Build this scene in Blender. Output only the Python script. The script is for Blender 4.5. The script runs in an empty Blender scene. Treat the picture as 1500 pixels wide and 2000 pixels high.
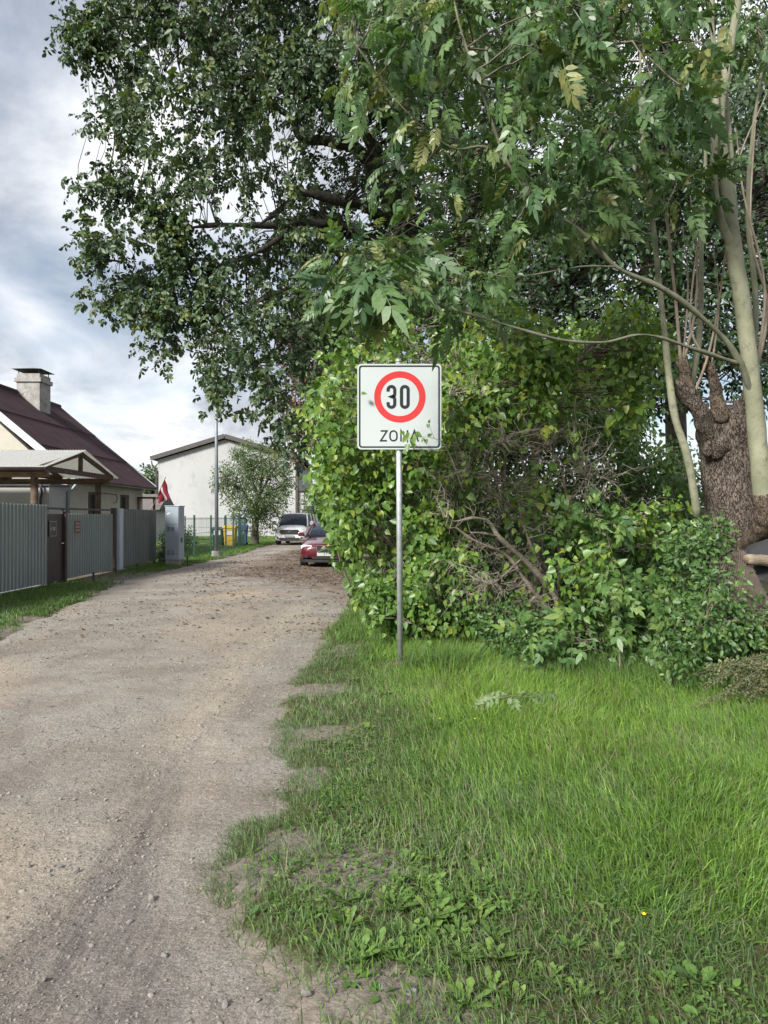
import bpy, math, random
import numpy as np
from mathutils import Vector, Matrix

rng = np.random.default_rng(7)
random.seed(7)
S = bpy.context.scene
COL = S.collection
R = math.radians

# ---------------------------------------------------------------- camera
FOC, HZ, CAMZ = 1440.0, 1010.0, 1.55           # focal length (photo px), horizon row, eye height
cam = bpy.data.cameras.new('camera')
cam.sensor_fit = 'HORIZONTAL'; cam.sensor_width = 36.0; cam.lens = 36.0 * FOC / 1500
cam.clip_start = 0.05; cam.clip_end = 3000
camo = bpy.data.objects.new('camera', cam); COL.objects.link(camo)
camo.location = (0, 0, CAMZ); camo.rotation_euler = (R(90) + math.atan(10 / FOC), 0, 0)
S.camera = camo

# ---------------------------------------------------------------- sky and sun
SUN_AZ, SUN_EL = R(217), R(33)                 # behind the camera, to the left (azimuth from +Y clockwise)
W = bpy.data.worlds.new('World'); S.world = W; W.use_nodes = True
nt = W.node_tree; N = nt.nodes; L = nt.links; N.clear()
def wn(t, **k):
    n = N.new(t)
    for a, b in k.items(): setattr(n, a, b)
    return n
sky = wn('ShaderNodeTexSky', sky_type='NISHITA', sun_disc=False)
sky.sun_elevation = SUN_EL; sky.sun_rotation = SUN_AZ; sky.air_density = 1.0; sky.dust_density = 1.0
bsky = wn('ShaderNodeBackground'); bsky.inputs['Strength'].default_value = 0.06
L.new(sky.outputs[0], bsky.inputs['Color'])
tc = wn('ShaderNodeTexCoord'); sep = wn('ShaderNodeSeparateXYZ'); L.new(tc.outputs['Generated'], sep.inputs[0])
def wm(op, a, b=None, c=None):
    n = wn('ShaderNodeMath', operation=op)
    for i, v in enumerate((a, b, c)):
        if v is None: continue
        if isinstance(v, (int, float)): n.inputs[i].default_value = v
        else: L.new(v, n.inputs[i])
    return n.outputs[0]
zz = wm('ADD', wm('MAXIMUM', sep.outputs['Z'], 0.0), 0.36)
cmb = wn('ShaderNodeCombineXYZ')
L.new(wm('DIVIDE', sep.outputs['X'], zz), cmb.inputs[0]); L.new(wm('DIVIDE', sep.outputs['Y'], zz), cmb.inputs[1])
mp = wn('ShaderNodeMapping'); mp.inputs['Location'].default_value = (9.3, 3.3, 6.75); L.new(cmb.outputs[0], mp.inputs[0])
n1 = wn('ShaderNodeTexNoise'); n1.inputs['Scale'].default_value = 2.3; n1.inputs['Detail'].default_value = 9
n1.inputs['Roughness'].default_value = 0.60; n1.inputs['Distortion'].default_value = 0.35; L.new(mp.outputs[0], n1.inputs['Vector'])
n2 = wn('ShaderNodeTexNoise'); n2.inputs['Scale'].default_value = 1.1; n2.inputs['Detail'].default_value = 5
n2.inputs['Roughness'].default_value = 0.5; L.new(mp.outputs[0], n2.inputs['Vector'])
ramp = wn('ShaderNodeValToRGB'); L.new(n1.outputs['Fac'], ramp.inputs[0])     # cloud body: grey undersides to bright tops
e = ramp.color_ramp.elements
e[0].position = 0.36; e[0].color = (0.33, 0.355, 0.405, 1)
e[1].position = 0.66; e[1].color = (0.96, 0.96, 0.96, 1)
m_ = e.new(0.45); m_.color = (0.50, 0.525, 0.565, 1)
m_ = e.new(0.54); m_.color = (0.70, 0.72, 0.755, 1)
cov = wn('ShaderNodeValToRGB'); L.new(n2.outputs['Fac'], cov.inputs[0])       # cloud cover: nearly closed
cov.color_ramp.elements[0].position = 0.33; cov.color_ramp.elements[0].color = (0.25, 0.25, 0.25, 1)
cov.color_ramp.elements[1].position = 0.47; cov.color_ramp.elements[1].color = (1, 1, 1, 1)
bcl = wn('ShaderNodeBackground'); bcl.inputs['Strength'].default_value = 0.68; L.new(ramp.outputs[0], bcl.inputs['Color'])
mx = wn('ShaderNodeMixShader'); L.new(cov.outputs[0], mx.inputs[0]); L.new(bsky.outputs[0], mx.inputs[1]); L.new(bcl.outputs[0], mx.inputs[2])
wo = wn('ShaderNodeOutputWorld'); L.new(mx.outputs[0], wo.inputs[0])

sl = bpy.data.lights.new('sun', 'SUN'); sl.energy = 3.3; sl.angle = R(12); sl.color = (1.0, 0.965, 0.90)
slo = bpy.data.objects.new('sun', sl); COL.objects.link(slo)
sd = Vector((math.sin(SUN_AZ) * math.cos(SUN_EL), math.cos(SUN_AZ) * math.cos(SUN_EL), math.sin(SUN_EL)))
slo.rotation_euler = sd.to_track_quat('Z', 'Y').to_euler(); slo.location = (-20, -20, 30)

vs = S.view_settings; vs.view_transform = 'Standard'; vs.look = 'None'; vs.gamma = 1.0; vs.exposure = 1.12
vs.use_curve_mapping = False
S.cycles.max_bounces = 9; S.cycles.diffuse_bounces = 6; S.cycles.transmission_bounces = 5; S.cycles.transparent_max_bounces = 6
S.cycles.caustics_reflective = False; S.cycles.caustics_refractive = False
S.cycles.use_denoising = True

# ---------------------------------------------------------------- pixel to place
def P(px, py, d): return np.array([(px - 750) / FOC * d, d, CAMZ + (HZ - py) / FOC * d])
def G(px, py): d = FOC * CAMZ / (py - HZ); return np.array([(px - 750) / FOC * d, d, 0.0])

# ---------------------------------------------------------------- helpers: objects
def tag(o, label=None, cat=None, group=None, kind=None):
    if label: o['label'] = label
    if cat: o['category'] = cat
    if group: o['group'] = group
    if kind: o['kind'] = kind
    return o
def empty(name, loc, label, cat, group=None):
    o = bpy.data.objects.new(name, None); COL.objects.link(o); o.location = Vector([float(v) for v in loc])
    o.empty_display_size = 0.2
    return tag(o, label, cat, group)
def link(name, me, parent=None, mat=None):
    o = bpy.data.objects.new(name, me); COL.objects.link(o)
    if mat is not None and not me.materials: me.materials.append(mat)
    if parent is not None: o.parent = parent
    return o
def worldloc(o):
    v = Vector((0, 0, 0))
    while o is not None: v = v + o.location; o = o.parent
    return np.array(v)
def mesh_arrays(name, V, loops, starts, smooth=False, var=None):
    me = bpy.data.meshes.new(name)
    V = np.ascontiguousarray(V, dtype=np.float32)
    me.vertices.add(len(V)); me.vertices.foreach_set('co', V.ravel())
    me.loops.add(len(loops)); me.loops.foreach_set('vertex_index', np.ascontiguousarray(loops, dtype=np.int32))
    me.polygons.add(len(starts)); me.polygons.foreach_set('loop_start', np.ascontiguousarray(starts, dtype=np.int32))
    if smooth: me.polygons.foreach_set('use_smooth', np.ones(len(starts), dtype=bool))
    me.update(calc_edges=True)
    if var is not None:
        a = me.attributes.new('var', 'FLOAT', 'POINT'); a.data.foreach_set('value', np.ascontiguousarray(var, dtype=np.float32))
    return me

class MB:
    """collects faces in world space; build() makes ONE mesh object, local to its parent"""
    def __init__(s): s.v = []; s.f = []
    def add(s, vs, fs):
        b = len(s.v); s.v += [tuple(float(c) for c in v) for v in vs]; s.f += [tuple(i + b for i in f) for f in fs]; return s
    def box(s, c, d, rz=0.0, rx=0.0, ry=0.0):
        x, y, z = d[0] / 2, d[1] / 2, d[2] / 2
        M = Matrix.Rotation(rz, 3, 'Z') @ Matrix.Rotation(ry, 3, 'Y') @ Matrix.Rotation(rx, 3, 'X')
        p = [Vector(c) + M @ Vector((i * x, j * y, k * z)) for i in (-1, 1) for j in (-1, 1) for k in (-1, 1)]
        return s.add(p, [(0, 1, 3, 2), (4, 6, 7, 5), (0, 4, 5, 1), (2, 3, 7, 6), (0, 2, 6, 4), (1, 5, 7, 3)])
    def bx(s, x0, x1, y0, y1, z0, z1): return s.box(((x0 + x1) / 2, (y0 + y1) / 2, (z0 + z1) / 2), (abs(x1 - x0), abs(y1 - y0), abs(z1 - z0)))
    def bar(s, a, b, w, h):
        a, b = Vector(a), Vector(b); t = (b - a).normalized()
        up = Vector((0, 0, 1)) if abs(t.z) < 0.95 else Vector((0, 1, 0))
        x = t.cross(up).normalized(); u = x.cross(t)
        p = [q + x * (i * w / 2) + u * (j * h / 2) for q in (a, b) for i, j in ((-1, -1), (1, -1), (1, 1), (-1, 1))]
        return s.add(p, [(3, 2, 1, 0), (4, 5, 6, 7), (0, 1, 5, 4), (1, 2, 6, 5), (2, 3, 7, 6), (3, 0, 4, 7)])
    def tube(s, pts, rad, seg=8, cap=True):
        V, F = tube_vf([np.array(p, float) for p in pts], rad, seg)
        if cap:
            n = len(pts); F = F + [tuple(range(seg - 1, -1, -1)), tuple((n - 1) * seg + i for i in range(seg))]
        return s.add(V, F)
    def prism(s, poly, axis, a, b):
        """polygon (2-D) extruded along axis 0/1/2 from a to b"""
        def pt(u, v, w): return {0: (w, u, v), 1: (u, w, v), 2: (u, v, w)}[axis]
        n = len(poly)
        p = [pt(u, v, a) for u, v in poly] + [pt(u, v, b) for u, v in poly]
        return s.add(p, [tuple(range(n - 1, -1, -1)), tuple(range(n, 2 * n))] + [(i, (i + 1) % n, n + (i + 1) % n, n + i) for i in range(n)])
    def build(s, name, mat, parent=None, smooth=False, bevel=0.0):
        me = bpy.data.meshes.new(name)
        off = worldloc(parent) if parent is not None else np.zeros(3)
        me.from_pydata([(v[0] - off[0], v[1] - off[1], v[2] - off[2]) for v in s.v], [], s.f)
        me.update()
        import bmesh
        bm = bmesh.new(); bm.from_mesh(me); bmesh.ops.recalc_face_normals(bm, faces=bm.faces)
        if bevel > 0:
            bmesh.ops.bevel(bm, geom=[e for e in bm.edges if len(e.link_faces) == 2 and e.calc_face_angle(0) > 0.5], offset=bevel, segments=2, affect='EDGES', profile=0.6)
        bm.to_mesh(me); bm.free()
        if smooth: me.polygons.foreach_set('use_smooth', np.ones(len(me.polygons), dtype=bool))
        return link(name, me, parent, mat)

def tube_vf(pts, rad, seg=8):
    n = len(pts); V = []; F = []
    if np.isscalar(rad): rad = [rad] * n
    ref = None
    for i in range(n):
        t = pts[min(i + 1, n - 1)] - pts[max(i - 1, 0)]; t = t / (np.linalg.norm(t) + 1e-9)
        if ref is None: ref = np.array([1.0, 0, 0]) if abs(t[0]) < 0.8 else np.array([0, 1.0, 0])
        x = ref - t * ref.dot(t); x /= np.linalg.norm(x) + 1e-9; y = np.cross(t, x); ref = x
        for k in range(seg):
            a = 2 * math.pi * k / seg; V.append(pts[i] + rad[i] * (math.cos(a) * x + math.sin(a) * y))
    for i in range(n - 1):
        for k in range(seg):
            k2 = (k + 1) % seg; F.append((i * seg + k, i * seg + k2, (i + 1) * seg + k2, (i + 1) * seg + k))
    return V, F
def smooth_path(pts, per=5):
    """Catmull-Rom through rows (x, y, z, r)"""
    p = np.array(pts, float); q = np.vstack([2 * p[0] - p[1], p, 2 * p[-1] - p[-2]]); out = []
    for i in range(1, len(q) - 2):
        for k in range(per):
            t = k / per
            out.append(0.5 * ((2 * q[i]) + (-q[i - 1] + q[i + 1]) * t + (2 * q[i - 1] - 5 * q[i] + 4 * q[i + 1] - q[i + 2]) * t * t + (-q[i - 1] + 3 * q[i] - 3 * q[i + 1] + q[i + 2]) * t ** 3))
    out.append(p[-1]); return np.array(out)
def tubes_batch(PT, RD, seg=5):
    """PT (n, k, 3), RD (n, k) -> one set of arrays"""
    n, k, _ = PT.shape
    T = np.gradient(PT, axis=1); T /= np.linalg.norm(T, axis=2, keepdims=True) + 1e-9
    ref = np.where(np.abs(T[..., 0:1]) < 0.8, np.array([1.0, 0, 0]), np.array([0, 1.0, 0]))
    X = np.cross(T, ref); X /= np.linalg.norm(X, axis=2, keepdims=True) + 1e-9; Y = np.cross(T, X)
    a = np.arange(seg) * 2 * np.pi / seg
    V = PT[:, :, None, :] + RD[:, :, None, None] * (np.cos(a)[None, None, :, None] * X[:, :, None, :] + np.sin(a)[None, None, :, None] * Y[:, :, None, :])
    V = V.reshape(-1, 3)
    i, j, s = np.meshgrid(np.arange(n), np.arange(k - 1), np.arange(seg), indexing='ij')
    b = i * k * seg; s2 = (s + 1) % seg
    F = np.stack([b + j * seg + s, b + j * seg + s2, b + (j + 1) * seg + s2, b + (j + 1) * seg + s], -1).reshape(-1, 4)
    return V, F.ravel(), np.arange(len(F)) * 4
def lumpy(me, amp, freq, seed=0.0):
    n = len(me.vertices); co = np.empty(n * 3, np.float32); me.vertices.foreach_get('co', co); co = co.reshape(-1, 3)
    no = np.empty(n * 3, np.float32); me.vertices.foreach_get('normal', no); no = no.reshape(-1, 3)
    d = sum(np.sin(co @ np.array(k) * freq * s + seed * 3 + p) / s for k, s, p in (((1, .4, .3), 1, 0), ((-.5, 1, .6), 1.3, 2), ((.3, -.7, 1), 1.7, 4), ((.8, .9, -.4), 2.9, 1), ((-.9, .2, 1.1), 4.1, 3)))
    co += no * (d * amp / 2)[:, None]; me.vertices.foreach_set('co', co.ravel()); me.update()

# ---------------------------------------------------------------- helpers: noise
def _h(ix, iy, s):
    v = np.sin(ix * 127.1 + iy * 311.7 + s * 74.7) * 43758.5453
    return v - np.floor(v)
def vnoise(x, y, s=0):
    ix, iy = np.floor(x), np.floor(y); fx, fy = x - ix, y - iy
    fx = fx * fx * (3 - 2 * fx); fy = fy * fy * (3 - 2 * fy)
    return (_h(ix, iy, s) * (1 - fx) + _h(ix + 1, iy, s) * fx) * (1 - fy) + (_h(ix, iy + 1, s) * (1 - fx) + _h(ix + 1, iy + 1, s) * fx) * fy
def fbm(x, y, s=0, o=4):
    t = 0; a = 0.5
    for i in range(o): t = t + a * vnoise(x * 2 ** i, y * 2 ** i, s + i); a *= 0.5
    return t / (1 - 0.5 ** o)
def sstep(a, b, x): t = np.clip((x - a) / (b - a), 0, 1); return t * t * (3 - 2 * t)

# ---------------------------------------------------------------- materials
def mat_new(name):
    m = bpy.data.materials.new(name); m.use_nodes = True
    b = m.node_tree.nodes['Principled BSDF']; return m, m.node_tree.nodes, m.node_tree.links, b
def rgba(c): return (c[0], c[1], c[2], 1)
def pm(name, col, col2=None, rough=0.7, metal=0.0, scale=6.0, stretch=(1, 1, 1), bump=0.0, bscale=40.0, spec=0.4, lo=0.35, hi=0.65, col3=None, scale3=1.5, coat=0.0):
    m, n, l, b = mat_new(name)
    b.inputs['Roughness'].default_value = rough; b.inputs['Metallic'].default_value = metal
    b.inputs['Specular IOR Level'].default_value = spec; b.inputs['Base Color'].default_value = rgba(col)
    b.inputs['Coat Weight'].default_value = coat
    t = n.new('ShaderNodeTexCoord'); mp = n.new('ShaderNodeMapping'); mp.inputs['Scale'].default_value = stretch; l.new(t.outputs['Object'], mp.inputs[0])
    if col2 is not None:
        z = n.new('ShaderNodeTexNoise'); z.inputs['Scale'].default_value = scale; z.inputs['Detail'].default_value = 6; l.new(mp.outputs[0], z.inputs['Vector'])
        r = n.new('ShaderNodeValToRGB'); r.color_ramp.elements[0].position = lo; r.color_ramp.elements[1].position = hi
        r.color_ramp.elements[0].color = rgba(col); r.color_ramp.elements[1].color = rgba(col2); l.new(z.outputs['Fac'], r.inputs[0]); out = r.outputs[0]
        if col3 is not None:
            z3 = n.new('ShaderNodeTexNoise'); z3.inputs['Scale'].default_value = scale3; z3.inputs['Detail'].default_value = 7; z3.inputs['Roughness'].default_value = 0.65; l.new(mp.outputs[0], z3.inputs['Vector'])
            r3 = n.new('ShaderNodeMapRange'); r3.inputs[1].default_value = 0.52; r3.inputs[2].default_value = 0.68; l.new(z3.outputs['Fac'], r3.inputs[0])
            q = n.new('ShaderNodeMix'); q.data_type = 'RGBA'; l.new(r3.outputs[0], q.inputs[0]); l.new(out, q.inputs[6]); q.inputs[7].default_value = rgba(col3); out = q.outputs[2]
        l.new(out, b.inputs['Base Color'])
    if bump > 0:
        z = n.new('ShaderNodeTexNoise'); z.inputs['Scale'].default_value = bscale; z.inputs['Detail'].default_value = 5; l.new(mp.outputs[0], z.inputs['Vector'])
        k = n.new('ShaderNodeBump'); k.inputs['Strength'].default_value = bump; k.inputs['Distance'].default_value = 0.02; l.new(z.outputs['Fac'], k.inputs['Height']); l.new(k.outputs[0], b.inputs['Normal'])
    return m
def leaf_mat(name, cols, rough=0.42, trans=0.32, spec=0.5, tint=(1.25, 1.3, 0.55)):
    """cols: list of (position, rgb) along the per-leaf value 'var'"""
    m, n, l, b = mat_new(name)
    a = n.new('ShaderNodeAttribute'); a.attribute_name = 'var'
    r = n.new('ShaderNodeValToRGB'); l.new(a.outputs['Fac'], r.inputs[0]); el = r.color_ramp.elements
    el[0].position, el[0].color = cols[0][0], rgba(cols[0][1]); el[1].position, el[1].color = cols[-1][0], rgba(cols[-1][1])
    for p, c in cols[1:-1]: x = el.new(p); x.color = rgba(c)
    b.inputs['Roughness'].default_value = rough; b.inputs['Specular IOR Level'].default_value = spec
    ge = n.new('ShaderNodeNewGeometry'); nz = n.new('ShaderNodeTexNoise'); nz.inputs['Scale'].default_value = 45; nz.inputs['Detail'].default_value = 4; l.new(ge.outputs['Position'], nz.inputs['Vector'])
    mo = n.new('ShaderNodeMapRange'); mo.inputs[1].default_value = .3; mo.inputs[2].default_value = .7; mo.inputs[3].default_value = .72; mo.inputs[4].default_value = 1.22; l.new(nz.outputs['Fac'], mo.inputs[0])
    hs = n.new('ShaderNodeHueSaturation'); l.new(mo.outputs[0], hs.inputs['Value']); l.new(r.outputs[0], hs.inputs['Color']); r = hs
    l.new(r.outputs[0], b.inputs['Base Color'])
    t = n.new('ShaderNodeBsdfTranslucent'); q = n.new('ShaderNodeMix'); q.data_type = 'RGBA'; q.blend_type = 'MULTIPLY'; q.inputs[0].default_value = 1
    l.new(r.outputs[0], q.inputs[6]); q.inputs[7].default_value = (tint[0], tint[1], tint[2], 1); l.new(q.outputs[2], t.inputs['Color'])
    x = n.new('ShaderNodeMixShader'); x.inputs[0].default_value = trans; l.new(b.outputs[0], x.inputs[1]); l.new(t.outputs[0], x.inputs[2])
    l.new(x.outputs[0], n['Material Output'].inputs['Surface'])
    return m
def glass_mat(name, col, rough=0.05):
    return pm(name, col, rough=rough, spec=0.8)

M = {}
M['oak_leaf'] = leaf_mat('oak_leaf', [(0, (0.034, 0.065, 0.029)), (0.5, (0.056, 0.099, 0.040)), (0.85, (0.090, 0.135, 0.046)), (1, (0.146, 0.178, 0.055))], rough=0.48, trans=0.22)
M['dark_leaf'] = leaf_mat('dark_leaf', [(0, (0.026, 0.055, 0.024)), (0.6, (0.045, 0.090, 0.034)), (1, (0.085, 0.140, 0.042))], rough=0.42, trans=0.25)
M['ash_leaf'] = leaf_mat('ash_leaf', [(0, (0.053, 0.114, 0.044)), (0.5, (0.088, 0.162, 0.057)), (0.85, (0.125, 0.204, 0.063)), (1, (0.250, 0.264, 0.103))], rough=0.42, trans=0.30)
M['lilac_leaf'] = leaf_mat('lilac_leaf', [(0, (0.065, 0.140, 0.031)), (0.5, (0.112, 0.213, 0.041)), (0.85, (0.171, 0.274, 0.050)), (1, (0.260, 0.314, 0.050))], rough=0.40, trans=0.33)
M['elder_leaf'] = leaf_mat('elder_leaf', [(0, (0.052, 0.116, 0.035)), (0.6, (0.092, 0.176, 0.046)), (1, (0.196, 0.275, 0.066))], rough=0.45, trans=0.28)
M['brown_leaf'] = leaf_mat('brown_leaf', [(0, (0.070, 0.030, 0.016)), (0.6, (0.120, 0.055, 0.025)), (1, (0.090, 0.100, 0.035))], rough=0.6, trans=0.2, tint=(1.2, 1, .7))
M['pale_leaf'] = leaf_mat('pale_leaf', [(0, (0.10, 0.16, 0.075)), (0.5, (0.15, 0.22, 0.10)), (1, (0.22, 0.28, 0.15))], rough=0.55, trans=0.2)
M['apple_leaf'] = leaf_mat('apple_leaf', [(0, (0.047, 0.085, 0.030)), (0.6, (0.085, 0.140, 0.043)), (1, (0.145, 0.187, 0.064))], rough=0.5, trans=0.3)
M['mugwort'] = leaf_mat('mugwort', [(0, (0.085, 0.115, 0.045)), (1, (0.19, 0.185, 0.085))], rough=0.7, trans=0.2)
M['grass'] = leaf_mat('grass', [(0, (0.314, 0.256, 0.182)), (0.10, (0.200, 0.213, 0.130)), (0.3, (0.110, 0.175, 0.085)), (0.65, (0.147, 0.269, 0.052)), (1, (0.247, 0.388, 0.066))], rough=0.5, trans=0.35, spec=0.35, tint=(1.25, 1.3, .5))
M['weed_leaf'] = leaf_mat('weed_leaf', [(0, (0.070, 0.145, 0.035)), (0.6, (0.120, 0.215, 0.045)), (1, (0.185, 0.270, 0.060))], rough=0.45, trans=0.28)
M['litter'] = leaf_mat('litter', [(0, (0.055, 0.035, 0.022)), (0.5, (0.130, 0.080, 0.045)), (1, (0.230, 0.170, 0.100))], rough=0.75, trans=0.1, tint=(1.1, 1, .8))
M['oak_bark'] = pm('oak_bark', (0.041, 0.035, 0.030), (0.101, 0.089, 0.076), rough=0.95, scale=9, stretch=(2, 2, .4), bump=0.9, bscale=16)
M['twig'] = pm('twig', (0.10, 0.085, 0.065), (0.17, 0.145, 0.115), rough=0.9, scale=14)
M['bare_twig'] = pm('bare_twig', (0.19, 0.165, 0.13), (0.36, 0.315, 0.26), rough=0.9, scale=9)
M['bare_stem'] = pm('bare_stem', (0.10, 0.085, 0.066), (0.21, 0.178, 0.142), rough=0.92, scale=12, stretch=(1, 1, 1), bump=0.6, bscale=50)
def bark(name, c1, c2, crack, sc=22, st=(1.5, 1.5, .55), depth=.03):
    m = pm(name, c1, c2, rough=.97, scale=sc * .8, stretch=st, lo=.35, hi=.65, spec=.15); n = m.node_tree.nodes; l = m.node_tree.links; b = n['Principled BSDF']
    mp = [q for q in n if q.type == 'MAPPING'][0]
    dn = n.new('ShaderNodeTexNoise'); dn.inputs['Scale'].default_value = sc * .5; l.new(mp.outputs[0], dn.inputs['Vector'])
    ad = n.new('ShaderNodeMix'); ad.data_type = 'VECTOR'; ad.inputs[0].default_value = .12; l.new(mp.outputs[0], ad.inputs[4]); l.new(dn.outputs['Color'], ad.inputs[5])
    v = n.new('ShaderNodeTexVoronoi'); v.feature = 'DISTANCE_TO_EDGE'; v.inputs['Scale'].default_value = sc; l.new(ad.outputs[1], v.inputs['Vector'])
    mr = n.new('ShaderNodeMapRange'); mr.inputs[1].default_value = 0; mr.inputs[2].default_value = .10; l.new(v.outputs['Distance'], mr.inputs[0])
    q = n.new('ShaderNodeMix'); q.data_type = 'RGBA'; l.new(mr.outputs[0], q.inputs[0]); q.inputs[6].default_value = rgba(crack); src = b.inputs['Base Color'].links[0].from_socket; l.new(src, q.inputs[7]); l.new(q.outputs[2], b.inputs['Base Color'])
    k = n.new('ShaderNodeBump'); k.inputs['Strength'].default_value = 1; k.inputs['Distance'].default_value = depth; l.new(mr.outputs[0], k.inputs['Height'])
    nz = n.new('ShaderNodeTexNoise'); nz.inputs['Scale'].default_value = sc * 3; nz.inputs['Detail'].default_value = 6; l.new(mp.outputs[0], nz.inputs['Vector'])
    k2 = n.new('ShaderNodeBump'); k2.inputs['Strength'].default_value = .6; k2.inputs['Distance'].default_value = .01; l.new(nz.outputs['Fac'], k2.inputs['Height']); l.new(k.outputs[0], k2.inputs['Normal']); l.new(k2.outputs[0], b.inputs['Normal'])
    return m
M['stump_bark'] = bark('stump_bark', (0.090, 0.072, 0.060), (0.175, 0.143, 0.120), (0.058, 0.045, 0.037), sc=30)
M['stub_bark'] = bark('stub_bark', (0.115, 0.088, 0.068), (0.205, 0.160, 0.125), (0.075, 0.056, 0.044), sc=34, depth=.015)
M['cut_wood'] = pm('cut_wood', (0.150, 0.102, 0.068), (0.245, 0.180, 0.126), rough=0.9, scale=18, bump=0.6, bscale=40)
M['ash_bark'] = pm('ash_bark', (0.165, 0.172, 0.110), (0.250, 0.250, 0.175), rough=0.8, scale=5, stretch=(1, 1, .8), bump=0.25, bscale=60, col3=(0.13, 0.125, 0.085), scale3=14)
M['ash_branch'] = pm('ash_branch', (0.095, 0.100, 0.066), (0.165, 0.165, 0.115), rough=0.85, scale=9, bump=0.2, bscale=60)
M['shoot_bark'] = pm('shoot_bark', (0.22, 0.175, 0.135), (0.30, 0.245, 0.19), rough=0.8, scale=9)
M['trunk_dark'] = pm('trunk_dark', (0.05, 0.043, 0.036), (0.11, 0.095, 0.078), rough=0.95, scale=10, stretch=(2, 2, .5), bump=0.7, bscale=25)

M['galv'] = pm('galv', (0.42, 0.45, 0.47), (0.55, 0.58, 0.60), rough=0.42, metal=0.65, scale=18, bump=0.05, bscale=120)
M['sign_white'] = pm('sign_white', (0.428, 0.466, 0.474), (0.451, 0.490, 0.497), rough=0.38, scale=2.5, spec=0.5)
M['sign_black'] = pm('sign_black', (0.016, 0.018, 0.022), rough=0.4)
M['sign_red'] = pm('sign_red', (0.50, 0.030, 0.032), (0.53, 0.036, 0.038), rough=0.38, scale=3)
M['sheet'] = pm('sheet', (0.159, 0.178, 0.176), (0.209, 0.229, 0.222), rough=0.5, scale=1.6, stretch=(1, 1, .4), spec=0.4, bump=0.04, bscale=30, col3=(0.191, 0.198, 0.178), scale3=2.5)
M['sheet_lit'] = pm('sheet_lit', (0.305, 0.354, 0.366), (0.366, 0.415, 0.415), rough=0.45, scale=2)  # paler copy of the sheet colour, light painted on rib flanks
M['trim_blue'] = pm('trim_blue', (0.40, 0.47, 0.54), (0.47, 0.54, 0.60), rough=0.45, scale=3)
M['brown_steel'] = pm('brown_steel', (0.030, 0.020, 0.020), (0.055, 0.036, 0.034), rough=0.5, scale=3)
M['concrete'] = pm('concrete', (0.22, 0.21, 0.20), (0.36, 0.35, 0.33), rough=0.95, scale=7, bump=0.5, bscale=60)
M['plaque_dark'] = pm('plaque_dark', (0.03, 0.03, 0.034), rough=0.4)
M['plaque_red'] = pm('plaque_red', (0.16, 0.045, 0.04), (0.2, 0.06, 0.05), rough=0.5)
M['plaque_pale'] = pm('plaque_pale', (0.32, 0.28, 0.26), rough=0.6)
M['cabinet'] = pm('cabinet', (0.276, 0.326, 0.378), (0.337, 0.388, 0.428), rough=0.45, metal=0.25, scale=2, stretch=(1, 1, .5), bump=0.03, bscale=40)
M['cabinet_dark'] = pm('cabinet_dark', (0.10, 0.10, 0.10), rough=0.6)
M['house_wall'] = pm('house_wall', (0.42, 0.40, 0.335), (0.47, 0.445, 0.375), rough=0.9, scale=3, bump=0.15, bscale=80)
M['annex_wall'] = pm('annex_wall', (0.374, 0.374, 0.365), (0.425, 0.425, 0.412), rough=0.9, scale=2, bump=0.1, bscale=60)
M['roof'] = pm('roof', (0.034, 0.018, 0.022), (0.052, 0.027, 0.033), rough=0.85, scale=2.2, stretch=(1, .5, 1), bump=0.25, bscale=30, col3=(0.04, 0.022, 0.024), scale3=1.2)
M['white_board'] = pm('white_board', (0.442, 0.493, 0.527), (0.578, 0.603, 0.620), rough=0.6, scale=5)
M['chimney'] = pm('chimney', (0.260, 0.253, 0.241), (0.383, 0.374, 0.359), rough=0.95, scale=4, bump=0.9, bscale=14, col3=(0.199, 0.153, 0.131), scale3=3.5)
M['dark_metal'] = pm('dark_metal', (0.045, 0.047, 0.055), (0.07, 0.07, 0.08), rough=0.5)
M['window_glass'] = glass_mat('window_glass', (0.045, 0.055, 0.06), 0.08)
M['window_frame'] = pm('window_frame', (0.13, 0.11, 0.085), rough=0.6)
M['timber'] = pm('timber', (0.065, 0.043, 0.032), (0.13, 0.088, 0.060), rough=0.85, scale=5, stretch=(1, 1, 4), bump=0.3)
M['timber_red'] = pm('timber_red', (0.17, 0.10, 0.065), (0.24, 0.15, 0.10), rough=0.85, scale=6)
M['poly_roof'] = leaf_mat('poly_roof', [(0, (0.72, 0.72, 0.71)), (1, (0.76, 0.76, 0.75))], rough=0.6, trans=0.45, tint=(1.2, 1.2, 1.15))
M['pipe_blue'] = pm('pipe_blue', (0.30, 0.38, 0.42), rough=0.5)
M['white_render'] = pm('white_render', (0.367, 0.371, 0.374), (0.428, 0.432, 0.436), rough=0.92, scale=0.55, stretch=(1, 1, .6), lo=0.3, hi=0.62, bump=0.15, bscale=30, col3=(0.321, 0.321, 0.329), scale3=1.1)
M['fascia'] = pm('fascia', (0.060, 0.052, 0.050), (0.085, 0.075, 0.072), rough=0.6)
M['grey_roof'] = pm('grey_roof', (0.10, 0.09, 0.088), (0.15, 0.135, 0.13), rough=0.9, scale=3)
M['flag_red'] = pm('flag_red', (0.17, 0.008, 0.020), (0.20, 0.012, 0.026), rough=0.8)
M['flag_white'] = pm('flag_white', (0.45, 0.45, 0.48), rough=0.8)
M['fence_green'] = pm('fence_green', (0.016, 0.050, 0.042), (0.024, 0.066, 0.054), rough=0.5)
M['lamp_steel'] = pm('lamp_steel', (0.189, 0.217, 0.238), (0.245, 0.273, 0.294), rough=0.5, metal=0.3, scale=6)
M['bin_yellow'] = pm('bin_yellow', (0.62, 0.40, 0.020), (0.66, 0.43, 0.03), rough=0.5)
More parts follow.
